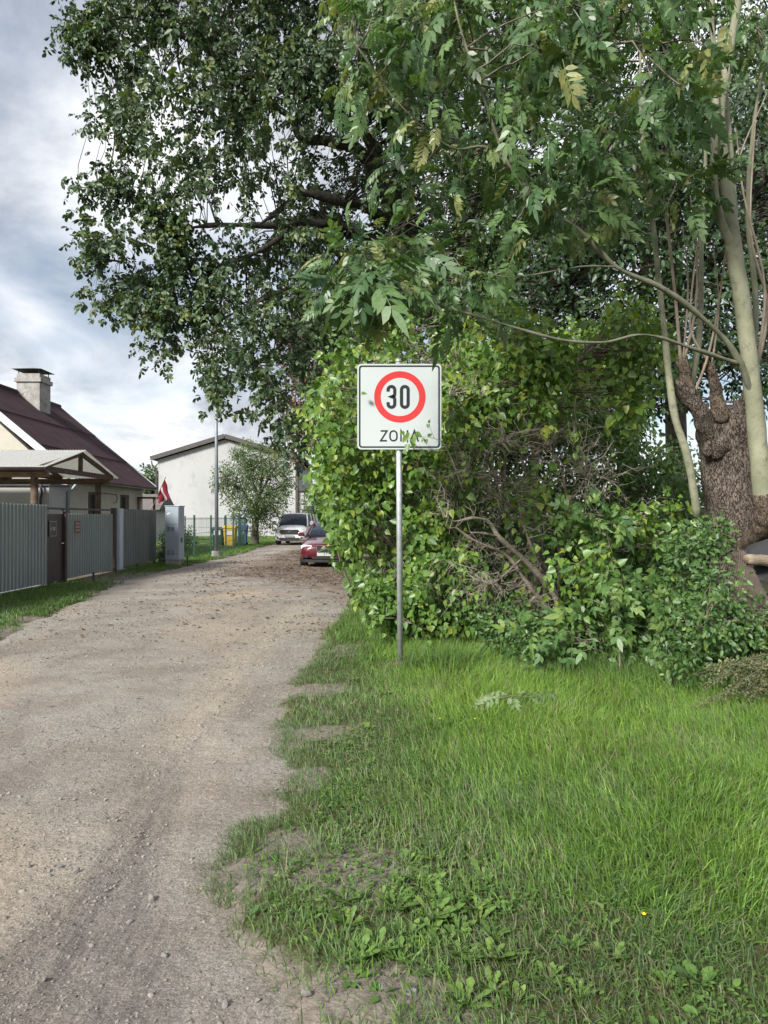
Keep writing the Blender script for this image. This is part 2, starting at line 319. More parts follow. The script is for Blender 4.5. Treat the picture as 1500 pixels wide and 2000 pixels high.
M['bin_green'] = pm('bin_green', (0.020, 0.062, 0.034), rough=0.5)
M['bin_blue'] = pm('bin_blue', (0.020, 0.060, 0.330), rough=0.5)
M['sticker'] = pm('sticker', (0.62, 0.64, 0.66), (0.70, 0.71, 0.72), rough=0.5, scale=20)
M['sticker_red'] = pm('sticker_red', (0.5, 0.08, 0.06), rough=0.5)
M['rubber'] = pm('rubber', (0.016, 0.016, 0.017), (0.03, 0.03, 0.03), rough=0.85)
M['rim'] = pm('rim', (0.30, 0.31, 0.32), rough=0.35, metal=0.8)
M['car_red'] = pm('car_red', (0.084, 0.005, 0.011), (0.096, 0.006, 0.014), rough=0.25, spec=0.5, coat=0.9, scale=2)
M['van_silver'] = pm('van_silver', (0.70, 0.71, 0.72), (0.73, 0.74, 0.75), rough=0.30, metal=0.0, coat=0.7, scale=2)
M['car_glass'] = pm('car_glass', (0.012, 0.020, 0.032), rough=0.06, spec=0.25)
M['car_black'] = pm('car_black', (0.014, 0.014, 0.015), (0.022, 0.022, 0.022), rough=0.55)
M['lens'] = pm('lens', (0.55, 0.57, 0.58), (0.72, 0.73, 0.73), rough=0.12, spec=0.8, scale=12, coat=0.8)
M['chrome'] = pm('chrome', (0.6, 0.6, 0.62), rough=0.15, metal=1.0)
M['plate'] = pm('plate', (0.42, 0.43, 0.43), rough=0.5)
M['plate_blue'] = pm('plate_blue', (0.02, 0.06, 0.36), rough=0.5)
M['stone'] = pm('stone', (0.15, 0.14, 0.13), (0.28, 0.265, 0.25), rough=0.95, scale=9, bump=0.4)
M['rust_sheet'] = pm('rust_sheet', (0.060, 0.042, 0.035), (0.105, 0.074, 0.062), rough=0.9, scale=7, bump=0.4, bscale=30)
M['wire_rust'] = pm('wire_rust', (0.165, 0.131, 0.112), (0.240, 0.199, 0.173), rough=0.7, scale=20)
M['gap_shade'] = pm('gap_shade', (0.022, 0.022, 0.025), (0.04, 0.04, 0.043), rough=0.8)  # near-black colour standing for the shade inside the gap by the log
M['log'] = pm('log', (0.20, 0.155, 0.115), (0.32, 0.26, 0.20), rough=0.95, scale=10, stretch=(.4, 2, 2), bump=0.5)
M['petal'] = pm('petal', (0.75, 0.50, 0.01), rough=0.5)
M['dry_leaf'] = pm('dry_leaf', (0.12, 0.068, 0.042), (0.21, 0.13, 0.085), rough=0.8, scale=30)
M['soil'] = pm('soil', (0.060, 0.045, 0.034), (0.12, 0.09, 0.066), rough=1.0, scale=22, bump=0.8, bscale=30)

# ================================================================= GROUND AND ROAD
YR = np.array([-3, 0, 2.1, 2.45, 2.75, 3.1, 3.5, 3.9, 4.6, 6.0, 8.0, 12.0, 16.0, 18.0, 21.0, 26.0, 34.0, 45.0, 60.0])
XR = np.array([-.05, -.05, -.15, -.45, -.66, -.74, -.72, -.60, -.70, -.84, -.96, -.84, -.72, -1.0, -1.45, -1.2, -1.3, -1.8, -2.0])
YL = np.array([-3, 0, 7.0, 9.1, 13.0, 16.5, 20.0, 25.0, 31.0, 40.0, 60.0])
XL = np.array([-4.0, -4.0, -4.2, -4.74, -5.40, -6.00, -6.20, -6.05, -5.85, -6.25, -6.6])
def road_sd(x, y):
    """> 0 outside the road (metres, roughly), ragged edge"""
    w = 0.34 * (fbm(x * 1.1 + 9, y * 1.1, 3) - 0.5) + 0.25 * (fbm(x * 3.5, y * 3.5, 5) - 0.5)
    return np.maximum(x - np.interp(y, YR, XR), np.interp(y, YL, XL) - x) + w
def bare_at(x, y):
    """0 grassy .. 1 bare earth on the verge"""
    a = np.exp(-(((x + 0.10) / 0.24) ** 2 + ((y - 3.15) / 0.26) ** 2)) * 1.2
    a = np.maximum(a, np.exp(-(((x + 0.06) / 0.32) ** 2 + ((y - 2.35) / 0.20) ** 2)) * 1.0)
    a = np.maximum(a, np.exp(-(((x - 0.16) / 0.20) ** 2 + ((y - 7.42) / 0.16) ** 2)) * 1.0)
    n = fbm(x * 2.3 + 4, y * 2.3, 11)
    edge = 1 - sstep(0.0, 1.1, road_sd(x, y))
    driveway = sstep(-5.6, -6.3, x) * np.exp(-((y - 18.6) / 2.0) ** 4) * 1.1
    near = 1 - sstep(2.2, 3.4, y + x * 0.9 + 0.6 * (n - .5))
    return np.clip(np.maximum.reduce([a, driveway, edge * sstep(0.48, 0.68, n) * 1.0, near * sstep(.58, .72, n) * .55]), 0, 1)
def vis(x, y): return (np.abs(x) < .56 * y + .7)
def lush(x, y): return sstep(.25, 1.5, road_sd(x, y) + .35 * (fbm(x * 1.3, y * 1.3, 61) - .5) * 2 - 1.25 * (1 - sstep(2.2, 4.2, y - .35 * np.maximum(x - 1.0, 0))))
def d_verge(x, y):
    s = road_sd(x, y); tuft = sstep(.40, .56, fbm(x * 3.2 + 7, y * 3.2, 63))
    edge = sstep(-.02, .34, s); L_ = lush(x, y)
    return vis(x, y) * (x > -2.2) * edge * (1 - .93 * np.clip(bare_at(x, y) * 1.1, 0, 1)) * (.48 + .52 * np.maximum(tuft, .75 * L_)) * (.62 + .38 * L_)
def dirt_at(x, y):
    d = np.where((x > -2.2) & (y < 9.5), 1 - sstep(.03, .30, d_verge(x, y) + (~vis(x, y)) * .5), bare_at(x, y))
    return np.where(road_sd(x, y) < .05, 1, np.maximum(d, bare_at(x, y)))
def ground_h(x, y):
    s = road_sd(x, y); near = 1 - sstep(40, 60, y)
    h = -0.05 + 0.085 * sstep(-0.14, 0.30, s)
    h = h + sstep(0.2, 2.0, s) * 0.07 * (fbm(x * .9, y * .9, 21) - .3) + 0.016 * (fbm(x * 6, y * 6, 23) - .5) * sstep(-.1, .2, s)
    return h * near
def road_h(x, y):
    h = 0.020 * (fbm(x * .7, y * .7, 31) - .5) + 0.018 * (fbm(x * 4, y * 4, 33, 5) - .5) + 0.007 * (vnoise(x * 13, y * 13, 36) - .5)
    tr = np.exp(-((x + 1.02 + .10 * (y - 2.2)) / .20) ** 2) + np.exp(-((x + .86 + 1.5 + .02 * y) / .22) ** 2)
    u = x + .12 * y; rid = vnoise(u * 26, y * 1.1, 37) + .6 * vnoise(u * 60, y * 2.2, 38)
    h = h - tr * (1 - sstep(3.0, 6.5, y)) * (0.012 + 0.011 * rid) - .006 * (1 - sstep(2.6, 5, y)) * vnoise(u * 30, y * 1.6, 39) * sstep(-2.2, -1.6, x)
    return h
def axis(parts): return np.unique(np.concatenate([np.arange(a, b, s) for a, b, s in parts] + [np.array([parts[-1][1]])]).round(4))
def sheet(name, xs, ys, hf, mat, attr=None):
    X, Y = np.meshgrid(xs, ys); Z = hf(X, Y); V = np.stack([X, Y, Z], -1).reshape(-1, 3)
    nx, ny = len(xs), len(ys); j, i = np.meshgrid(np.arange(ny - 1), np.arange(nx - 1), indexing='ij'); b = (j * nx + i).ravel()
    F = np.stack([b, b + 1, b + nx + 1, b + nx], 1)
    me = mesh_arrays(name, V, F.ravel(), np.arange(len(F)) * 4, smooth=True, var=None if attr is None else attr(X, Y).ravel())
    return link(name, me, None, mat)

def ground_material():
    m, n, l, b = mat_new('ground'); b.inputs['Roughness'].default_value = 1.0; b.inputs['Specular IOR Level'].default_value = 0.15
    t = n.new('ShaderNodeTexCoord')
    def noise(s, d=6, r=.6):
        z = n.new('ShaderNodeTexNoise'); z.inputs['Scale'].default_value = s; z.inputs['Detail'].default_value = d; z.inputs['Roughness'].default_value = r; l.new(t.outputs['Object'], z.inputs['Vector']); return z.outputs['Fac']
    def ramp(f, a, ca, c, cc):
        q = n.new('ShaderNodeValToRGB'); q.color_ramp.elements[0].position = a; q.color_ramp.elements[0].color = rgba(ca); q.color_ramp.elements[1].position = c; q.color_ramp.elements[1].color = rgba(cc); l.new(f, q.inputs[0]); return q.outputs[0]
    dirt = ramp(noise(14), .3, (0.120, 0.103, 0.088), .7, (0.235, 0.204, 0.172))
    turf = ramp(noise(9), .3, (0.050, 0.056, 0.024), .7, (0.088, 0.090, 0.040))
    a = n.new('ShaderNodeAttribute'); a.attribute_name = 'var'
    ad = n.new('ShaderNodeMath'); ad.operation = 'ADD'; l.new(a.outputs['Fac'], ad.inputs[0])
    sb = n.new('ShaderNodeMath'); sb.operation = 'MULTIPLY_ADD'; l.new(noise(30, 4), sb.inputs[0]); sb.inputs[1].default_value = .8; sb.inputs[2].default_value = -.4; l.new(sb.outputs[0], ad.inputs[1])
    mr = n.new('ShaderNodeMapRange'); mr.inputs[1].default_value = .25; mr.inputs[2].default_value = .6; l.new(ad.outputs[0], mr.inputs[0])
    q = n.new('ShaderNodeMix'); q.data_type = 'RGBA'; l.new(mr.outputs[0], q.inputs[0]); l.new(turf, q.inputs[6]); l.new(dirt, q.inputs[7]); l.new(q.outputs[2], b.inputs['Base Color'])
    k = n.new('ShaderNodeBump'); k.inputs['Strength'].default_value = .7; k.inputs['Distance'].default_value = .02; l.new(noise(60, 5), k.inputs['Height']); l.new(k.outputs[0], b.inputs['Normal'])
    return m
def road_material():
    m, n, l, b = mat_new('gravel_road'); b.inputs['Roughness'].default_value = .97; b.inputs['Specular IOR Level'].default_value = 0.2
    t = n.new('ShaderNodeTexCoord')
    def noise(s, d=6, r=.6, st=None):
        z = n.new('ShaderNodeTexNoise'); z.inputs['Scale'].default_value = s; z.inputs['Detail'].default_value = d; z.inputs['Roughness'].default_value = r
        if st:
            q = n.new('ShaderNodeMapping'); q.inputs['Scale'].default_value = st; l.new(t.outputs['Object'], q.inputs[0]); l.new(q.outputs[0], z.inputs['Vector'])
        else: l.new(t.outputs['Object'], z.inputs['Vector'])
        return z.outputs['Fac']
    def mix(f, a, c, lo, hi):
        mr = n.new('ShaderNodeMapRange'); mr.inputs[1].default_value = lo; mr.inputs[2].default_value = hi; l.new(f, mr.inputs[0])
        q = n.new('ShaderNodeMix'); q.data_type = 'RGBA'; l.new(mr.outputs[0], q.inputs[0])
        for i, v in ((6, a), (7, c)):
            if isinstance(v, tuple): q.inputs[i].default_value = rgba(v)
            else: l.new(v, q.inputs[i])
        return q.outputs[2]
    c = mix(noise(1.1, 7, .62), (0.224, 0.193, 0.164), (0.302, 0.276, 0.246), .38, .62)
    c = mix(noise(0.55, 5, .55, (1, .45, 1)), c, (0.347, 0.287, 0.224), .50, .66)      # sandy streaks
    c = mix(noise(0.8, 6, .6, (1.2, .5, 1)), c, (0.157, 0.136, 0.121), .55, .74)        # damp, dark patches
    a = n.new('ShaderNodeAttribute'); a.attribute_name = 'var'                             # leaf mould and bark chips under the trees
    lm = n.new('ShaderNodeMath'); lm.operation = 'MULTIPLY'; l.new(a.outputs['Fac'], lm.inputs[0]); l.new(noise(3, 7, .7), lm.inputs[1])
    c = mix(lm.outputs[0], c, (0.105, 0.072, 0.052), .25, .60)
    a2 = n.new('ShaderNodeAttribute'); a2.attribute_name = 'track'                         # darker, compacted wheel tracks
    tm = n.new('ShaderNodeMath'); tm.operation = 'MULTIPLY'; l.new(a2.outputs['Fac'], tm.inputs[0]); l.new(noise(6, 8, .78, (6, .7, 1)), tm.inputs[1])
    c = mix(tm.outputs[0], c, (0.157, 0.137, 0.125), .30, .62)
    a3 = n.new('ShaderNodeAttribute'); a3.attribute_name = 'sand'                          # pale sandy strip along the verge
    sm = n.new('ShaderNodeMath'); sm.operation = 'MULTIPLY'; l.new(a3.outputs['Fac'], sm.inputs[0]); l.new(noise(2.2, 8, .7, (2, .7, 1)), sm.inputs[1])
    c = mix(sm.outputs[0], c, (0.350, 0.302, 0.244), .26, .60)
    v = n.new('ShaderNodeTexVoronoi'); v.inputs['Scale'].default_value = 150; v.inputs['Randomness'].default_value = 1; l.new(t.outputs['Object'], v.inputs['Vector'])
    hs = n.new('ShaderNodeMix'); hs.data_type = 'RGBA'; hs.blend_type = 'OVERLAY'; hs.inputs[0].default_value = .38; l.new(c, hs.inputs[6])
    bw = n.new('ShaderNodeRGBToBW'); l.new(v.outputs['Color'], bw.inputs[0]); l.new(bw.outputs[0], hs.inputs[7])
    g = n.new('ShaderNodeMix'); g.data_type = 'RGBA'; g.blend_type = 'OVERLAY'; g.inputs[0].default_value = .55; l.new(hs.outputs[2], g.inputs[6]); l.new(noise(38, 8, .75), g.inputs[7])
    l.new(g.outputs[2], b.inputs['Base Color'])
    k1 = n.new('ShaderNodeBump'); k1.inputs['Strength'].default_value = .35; k1.inputs['Distance'].default_value = .004; k1.invert = True; l.new(v.outputs['Distance'], k1.inputs['Height'])
    k = n.new('ShaderNodeBump'); k.inputs['Strength'].default_value = .9; k.inputs['Distance'].default_value = .030; l.new(noise(17, 10, .74), k.inputs['Height']); l.new(k1.outputs[0], k.inputs['Normal']); l.new(k.outputs[0], b.inputs['Normal'])
    return m
gx = np.concatenate([-np.geomspace(9, 700, 22)[::-1], np.arange(-8.6, -1.8, .14), np.arange(-1.7, 1.2, .045), np.arange(1.2, 6, .12), np.geomspace(6.4, 700, 22)])
gy = np.concatenate([[-60, -25, -10, -4, -1], np.arange(0.5, 9.5, .05), np.arange(9.6, 30, .14), np.arange(30, 62, .6), np.geomspace(63, 1500, 24)])
ground = sheet('ground', np.unique(gx), np.unique(gy), ground_h, ground_material(), dirt_at)
ground['kind'] = 'structure'
rx = np.concatenate([np.arange(-7.6, -3.4, .09), np.arange(-3.4, -2.0, .035), np.arange(-2.0, -.2, .018), np.arange(-.2, .7, .035)])
ry = np.concatenate([np.arange(-2, 1.8, .3), np.arange(1.8, 9, .035), np.arange(9, 24, .11), np.arange(24, 60, .4)])
def litter_at(x, y): return np.clip(sstep(9, 17, y + 1.2 * x + 1.2 * (fbm(x, y, 41) - .5) * 4) * sstep(-6.3, -3.4, x), 0, 1)
road = sheet('road', np.unique(rx.round(4)), np.unique(ry.round(4)), lambda x, y: road_h(x, y) - 0.10 * sstep(.35, .8, road_sd(x, y)), road_material(), litter_at)
road['kind'] = 'structure'
_co = np.empty(len(road.data.vertices) * 3, np.float32); road.data.vertices.foreach_get('co', _co); _co = _co.reshape(-1, 3)
def track_at(x, y): return np.clip(np.exp(-((x + 1.02 + .12 * (y - 2.2)) / .26) ** 2) * (1 - sstep(3.2, 7.5, y)) + np.exp(-((x + 2.6 + .05 * y) / .30) ** 2) * .7 * (1 - sstep(6, 10, y)) + .7 * (1 - sstep(2.4, 3.4, y)), 0, 1)
_a = road.data.attributes.new('sand', 'FLOAT', 'POINT'); _a.data.foreach_set('value', np.clip(np.exp(-((_co[:, 0] - np.interp(_co[:, 1], YR, XR) + .62) / .42) ** 2) * sstep(3.4, 5.5, _co[:, 1]) * (1 - sstep(12, 17, _co[:, 1])) + .5 * np.exp(-((_co[:, 0] + 3.2) / .5) ** 2) * sstep(3, 5, _co[:, 1]) * (1 - sstep(9, 13, _co[:, 1])), 0, 1).astype(np.float32))
_a = road.data.attributes.new('track', 'FLOAT', 'POINT'); _a.data.foreach_set('value', track_at(_co[:, 0], _co[:, 1]).astype(np.float32))

# ================================================================= FOLIAGE TOOLS
def leaf_template(outline, mid, fold=0.10, curl=0.10):
    """outline: right-hand points from base to tip (x >= 0); mid: y of the midrib points"""
    V = [(0, 0, 0)] + [(0, y, -0.02) for y in mid] + [(0, 1, -curl)]
    nm = len(V); rt = [(x, y, fold * x * 2 - curl * y * y) for x, y in outline]
    V += rt + [(-x, y, z) for x, y, z in rt]; k = len(rt)
    right = list(range(nm, nm + k)); left = list(range(nm + k, nm + 2 * k))
    return np.array(V, float), [tuple(range(0, nm)) [::-1] + tuple(right) if False else tuple([0] + right + list(range(nm - 1, 0, -1))), tuple([0] + list(range(1, nm)) + left[::-1])]
T_LILAC = leaf_template([(.20, -.06), (.36, .14), (.37, .36), (.22, .70)], [.5], .13, .14)
T_LILAC4 = leaf_template([(.33, .06), (.34, .42)], [], .13, .14)
T_OVATE = leaf_template([(.20, .18), (.28, .42), (.17, .75)], [.5], .14, .12)
T_OAK = leaf_template([(.24, .34), (.25, .70)], [], .14, .12)
T_OV4 = leaf_template([(.24, .26), (.22, .62)], [], .14, .12)
T_SMALL = leaf_template([(.27, .42)], [], .16, .08)
T_LANCE = leaf_template([(.10, .25), (.13, .55), (.06, .85)], [.5], .12, .30)
T_ELDER = leaf_template([(.16, .12), (.20, .40), (.12, .72)], [.5], .12, .16)
T_DAND = leaf_template([(.05, .10), (.10, .30), (.06, .36), (.15, .55), (.10, .62), (.17, .80), (.08, .95)], [.5], .12, .35)
T_PLANT = leaf_template([(.05, .12), (.06, .25), (.28, .45), (.30, .68), (.14, .92)], [.6], .14, .22)
def compound(n_pairs, length_leaf, width, droop, seed):
    """pinnate leaf, unit length, lying in XY, rachis along +Y"""
    r = np.random.default_rng(seed); V = []; F = []
    def bend(p): p = np.array(p, float); p[2] -= droop * p[1] ** 2; return p
    def leaflet(base, ang, ln, wd, roll):
        d = np.array([math.sin(ang), math.cos(ang), 0]); s = np.array([math.cos(ang), -math.sin(ang), 0]); b = len(V)
        dz = -.22 - .2 * r.random()
        for t, w, z in ((0, 0, 0), (.45, 0, -.02), (1, 0, dz)): V.append(bend(base + d * t * ln + np.array([0, 0, z * ln])))
        for sg in (1, -1):
            for t, w in ((.25, .8), (.6, 1.0)): V.append(bend(base + d * t * ln + s * sg * w * wd + np.array([0, 0, (.12 + sg * roll) * wd + dz * t * t * ln])))
        F.extend([(b, b + 3, b + 4, b + 2, b + 1), (b, b + 1, b + 2, b + 6, b + 5)])
    for i in range(n_pairs):
        y = .26 + .60 * i / max(1, n_pairs - 1)
        for sg in (1, -1):
            leaflet(np.array([0, y + r.normal(0, .012), 0]), sg * (1.05 - .10 * i / n_pairs + r.normal(0, .12)), length_leaf * (1 - .25 * abs(i / (n_pairs - 1) - .45)) * r.uniform(.85, 1.1), width * r.uniform(.85, 1.1), r.normal(0, .35))
    leaflet(np.array([0, .90, 0]), r.normal(0, .1), length_leaf * 1.05, width * 1.05, 0)
    b = len(V)
    for y in (0, .3, .6, .92): V.append(bend((-.008, y, -.004))); V.append(bend((.008, y, -.004)))
    for i in range(3): F.append((b + 2 * i, b + 2 * i + 1, b + 2 * i + 3, b + 2 * i + 2))
    return np.array(V), F
T_ASH = [compound(5, .36, .070, .15, 1), compound(4, .38, .078, .35, 2), compound(5, .34, .066, .55, 3), compound(6, .33, .062, .28, 4)]
T_ELDERC = [compound(2, .52, .125, .25, 5), compound(3, .46, .11, .4, 6)]

def sprig_template(k, seed, lf=.52):
    """k leaves round a short twig along +Y, unit length"""
    q = np.random.default_rng(seed); V = []; F = []; LV, LF = T_OAK
    for i in range(k):
        y = .10 + .42 * i / (k - 1); a = (1 if i % 2 else -1) * (1.15 - .75 * i / (k - 1)) + q.normal(0, .2) if i < k - 1 else q.normal(0, .15)
        b = q.normal(-.25, .3); sc = lf * q.uniform(.75, 1.1); ca, sa, cb, sb = math.cos(a), math.sin(a), math.cos(b), math.sin(b); ro = q.normal(0, .5)
        Rz = np.array([[ca, sa, 0], [-sa, ca, 0], [0, 0, 1]]); Rx = np.array([[1, 0, 0], [0, cb, -sb], [0, sb, cb]]); Ry = np.array([[math.cos(ro), 0, math.sin(ro)], [0, 1, 0], [-math.sin(ro), 0, math.cos(ro)]])
        o = len(V); V += list((LV * sc) @ (Rz @ Rx @ Ry).T + np.array([0, y, 0])); F += [tuple(o + j for j in f) for f in LF]
    o = len(V); V += [np.array([-.008, 0, 0]), np.array([.008, 0, 0]), np.array([0, .55, -.01])]; F.append((o, o + 1, o + 2))
    return np.array(V), F
T_SPRIG = [sprig_template(6, 11), sprig_template(5, 12), sprig_template(7, 13), sprig_template(6, 14)]
def frames(t, n):
    t = t / (np.linalg.norm(t, axis=1, keepdims=True) + 1e-9)
    z = n - (n * t).sum(1, keepdims=True) * t; z /= np.linalg.norm(z, axis=1, keepdims=True) + 1e-9
    return np.stack([np.cross(t, z), t, z], 2)          # columns x, y, z
def instantiate(name, tmpl, pos, Rm, sc, var, parent, mat):
    V, F = tmpl; m = len(V); n = len(pos)
    W_ = np.einsum('nij,mj->nmi', Rm, V) * sc[:, None, None] + pos[:, None, :] - worldloc(parent)[None, None, :]
    lp = np.concatenate([np.array(f) for f in F]); st = np.cumsum([0] + [len(f) for f in F[:-1]])
    loops = (np.arange(n)[:, None] * m + lp[None, :]).ravel(); starts = (np.arange(n)[:, None] * len(lp) + st[None, :]).ravel()
    return mesh_arrays(name, W_.reshape(-1, 3), loops, starts, var=np.repeat(var, m))
_lib = {}
def lib_leaf(key, tmpl, v, mat):
    k = (key, round(v, 1))
    if k not in _lib:
        V, F = tmpl; lp = np.concatenate([np.array(f) for f in F]); st = np.cumsum([0] + [len(f) for f in F[:-1]])
        me = mesh_arrays('leaf', V, lp, st, var=np.full(len(V), round(v, 1))); me.materials.append(mat); _lib[k] = me
    return _lib[k]
def single(name, me, pos, Rm, sc, parent):
    o = bpy.data.objects.new(name, me); COL.objects.link(o); o.parent = parent
    off = worldloc(parent)
    A = Matrix([[Rm[i][j] * sc for j in range(3)] + [pos[i] - off[i]] for i in range(3)] + [[0, 0, 0, 1]]); o.matrix_basis = A
    return o
def foliage(parent, tmpls, key, mat, pos, t, n, sc, var, part='leaves', n_single=0):
    if not isinstance(tmpls, list): tmpls = [tmpls]
    Rm = frames(t, n); which = rng.integers(0, len(tmpls), len(pos)); rest = np.ones(len(pos), bool)
    if n_single:
        px = 750 + pos[:, 0] / pos[:, 1] * FOC; py = HZ - (pos[:, 2] - CAMZ) / pos[:, 1] * FOC
        ok = (px > 0) & (px < 1500) & (py > 0) & (py < 2000) & ~((px > 690) & (px < 870) & (py > 700) & (py < 885))
        app = np.where(ok, sc / pos[:, 1], 0); idx = np.argsort(-app)[:n_single]
        for i in idx: single('leaf', lib_leaf(key + str(which[i]), tmpls[which[i]], float(np.clip(var[i], 0, 1)), mat), pos[i], Rm[i], float(sc[i]), parent)
        rest[idx] = False
    if len(tmpls) == 1 and tmpls[0] is T_LILAC: tmpls = [T_LILAC4]
    V, Lp, St, Va = [], [], [], []; vb = lb = 0
    for k, tm in enumerate(tmpls):
        s = rest & (which == k)
        if not s.any(): continue
        me = instantiate('tmp', tm, pos[s], Rm[s], sc[s], var[s], parent, mat)
        nv, nl, npoly = len(me.vertices), len(me.loops), len(me.polygons)
        a = np.empty(nv * 3, np.float32); me.vertices.foreach_get('co', a); V.append(a.reshape(-1, 3))
        a = np.empty(nl, np.int32); me.loops.foreach_get('vertex_index', a); Lp.append(a + vb)
        a = np.empty(npoly, np.int32); me.polygons.foreach_get('loop_start', a); St.append(a + lb)
        Va.append(np.repeat(var[s], len(tm[0]))); vb += nv; lb += nl; bpy.data.meshes.remove(me)
    me = mesh_arrays(part, np.vstack(V), np.concatenate(Lp), np.concatenate(St), var=np.concatenate(Va))
    o = link(part, me, parent, mat); o['kind'] = 'stuff'; return o

def in_poly(x, y, poly):
    c = np.zeros(len(x), bool); n = len(poly)
    for i in range(n):
        x1, y1 = poly[i]; x2, y2 = poly[(i + 1) % n]
        if y1 == y2: continue
        c ^= ((y1 > y) != (y2 > y)) & (x < (x2 - x1) * (y - y1) / (y2 - y1) + x1)
    return c
def sample(poly, n, d0, d1, holes=(), clump=0.0, seed=0):
    p = np.array(poly, float); lo, hi = p.min(0), p.max(0); X = []; c = 0
    while c < n:
        x = rng.uniform(lo[0], hi[0], 4 * n + 50); y = rng.uniform(lo[1], hi[1], 4 * n + 50); d = rng.uniform(d0, d1, 4 * n + 50)
        ok = in_poly(x, y, poly)
        for hx, hy, hr in holes: ok &= ((x - hx) ** 2 + (y - hy) ** 2) > hr * hr * rng.uniform(.7, 1.3, len(x)) ** 2
        if clump > 0: ok &= fbm(x / 75.0 + seed, y / 75.0 + d * .8, 50 + seed) > clump
        q = np.stack([(x - 750) / FOC * d, d, CAMZ + (HZ - y) / FOC * d], 1)[ok]; X.append(q); c += len(q)
    return np.vstack(X)[:n]
def unit(n): v = rng.normal(size=(n, 3)); return v / np.linalg.norm(v, axis=1, keepdims=True)
def sprays(centers, per, spread, size, droop=0.3, out=(0, -.4, .8), up=0.9, vmean=.5, vsd=.22, cl_sd=.16, size_sd=.18):
    """leaves round each cluster centre -> pos, tip direction, normal, size, value"""
    n = len(centers); k = rng.poisson(per, n).clip(2, None); idx = np.repeat(np.arange(n), k); m = len(idx)
    off = 1.6 * np.tanh(rng.normal(size=(m, 3)) / 1.6) * np.array(spread); pos = centers[idx] + off
    tip = off / (np.linalg.norm(off, axis=1, keepdims=True) + 1e-6) * .7 + unit(m) * .6 + np.array([0, 0, -droop])
    nor = unit(m) * .75 + np.array(out) * up
    sc = size * np.exp(rng.normal(0, size_sd, m)); cv = rng.normal(0, cl_sd, n)
    var = np.clip(rng.normal(vmean, vsd, m) + cv[idx], 0, .97); return pos, tip, nor, sc, var
def twigs(parent, centers, nodes, r0, r1, mat, name='twigs', sag=.05, seg=4, kink=.12, zbias=0.0):
    nodes = np.asarray(nodes); st = np.empty_like(centers)
    for a in range(0, len(centers), 400):
        c = centers[a:a + 400]; d = np.linalg.norm(c[:, None, :] - nodes[None], axis=2) + zbias * np.maximum(0, nodes[None, :, 2] - c[:, None, 2]); st[a:a + 400] = nodes[d.argmin(1)]
    ln = np.linalg.norm(centers - st, axis=1)
    T = np.linspace(0, 1, 5)[None, :, None]; PT = st[:, None, :] * (1 - T) + centers[:, None, :] * T
    PT[:, 1:4] += rng.normal(size=(len(centers), 3, 3)) * (kink * ln)[:, None, None] * .5
    PT[:, 1:4, 2] += (np.array([.7, 1, .7])[None] * (sag * ln)[:, None])
    RD = np.linspace(r0, r1, 5)[None, :] * np.clip(ln / ln.mean(), .5, 1.5)[:, None]
    V, Lp, Stt = tubes_batch(PT, RD, seg); V = V - worldloc(parent)
    o = link(name, mesh_arrays(name, V, Lp, Stt, smooth=True), parent, mat); o['kind'] = 'stuff'; return PT.reshape(-1, 3)
def limb(parent, name, rows, mat, seg=10, per=5, lump=0.0, lfreq=8):
    """rows (px, py, depth, radius m)"""
    p = smooth_path([list(P(a, b, c)) + [r] for a, b, c, r in rows], per)
    return limb_w(parent, name, p, mat, seg, lump, lfreq)
def limb_w(parent, name, p, mat, seg=10, lump=0.0, lfreq=8):
    V, F = tube_vf([q[:3] for q in p], np.maximum(p[:, 3], .002), seg); nV = len(V)
    F = F + [tuple(range(seg - 1, -1, -1)), tuple(nV - seg + i for i in range(seg))]
    V = np.array(V) - worldloc(parent); lp = np.concatenate([np.array(f) for f in F]); st = np.cumsum([0] + [len(f) for f in F[:-1]])
    me = mesh_arrays(name, V, lp, st, smooth=True)
    if lump: lumpy(me, lump, lfreq, p[0, 0])
    link(name, me, parent, mat); return p[:, :3]

# ================================================================= BUILDINGS
# house beside the road: ridge along Y, slope towards the road
hx0, hx1, hy0, hy1 = -17.5, -10.15, 23.6, 31.0; EZ, RZ, RXc = 2.80, 6.1, -13.8
house = empty('house', (-13.8, 27.3, 0), 'cream rendered house with dark maroon roof behind the corrugated fence', 'house')
def wall_x(parent, name, x0, x1, ya, yb, z0, z1, ops, mat):
    """wall in a plane of constant X with openings (y0, y1, z0, z1)"""
    m = MB(); cur = ya
    for (a, b, c, d) in sorted(ops):
        m.bx(x0, x1, cur, a, z0, z1); m.bx(x0, x1, a, b, z0, c); m.bx(x0, x1, a, b, d, z1); cur = b
    m.bx(x0, x1, cur, yb, z0, z1); return m.build(name, mat, parent)
wins = [(25.3, 26.3, 1.15, 2.42), (28.35, 29.35, 1.15, 2.42)]
wall_x(house, 'wall', hx1 - .3, hx1, hy0, hy1, 0, 2.86, wins, M['house_wall'])
MB().prism([(hx0, 0), (hx1 - .302, 0), (hx1 - .302, 2.86), (RXc, 5.9), (hx0, 2.86)], 1, hy0, hy0 + .3).build('gable_wall', M['house_wall'], house)
MB().prism([(hx0, 0), (hx1 - .302, 0), (hx1 - .302, 2.86), (RXc, 5.9), (hx0, 2.86)], 1, hy1 - .3, hy1).build('gable_wall', M['house_wall'], house)
MB().bx(hx0, hx0 + .3, hy0 + .302, hy1 - .302, 0, 2.86).build('wall', M['house_wall'], house)
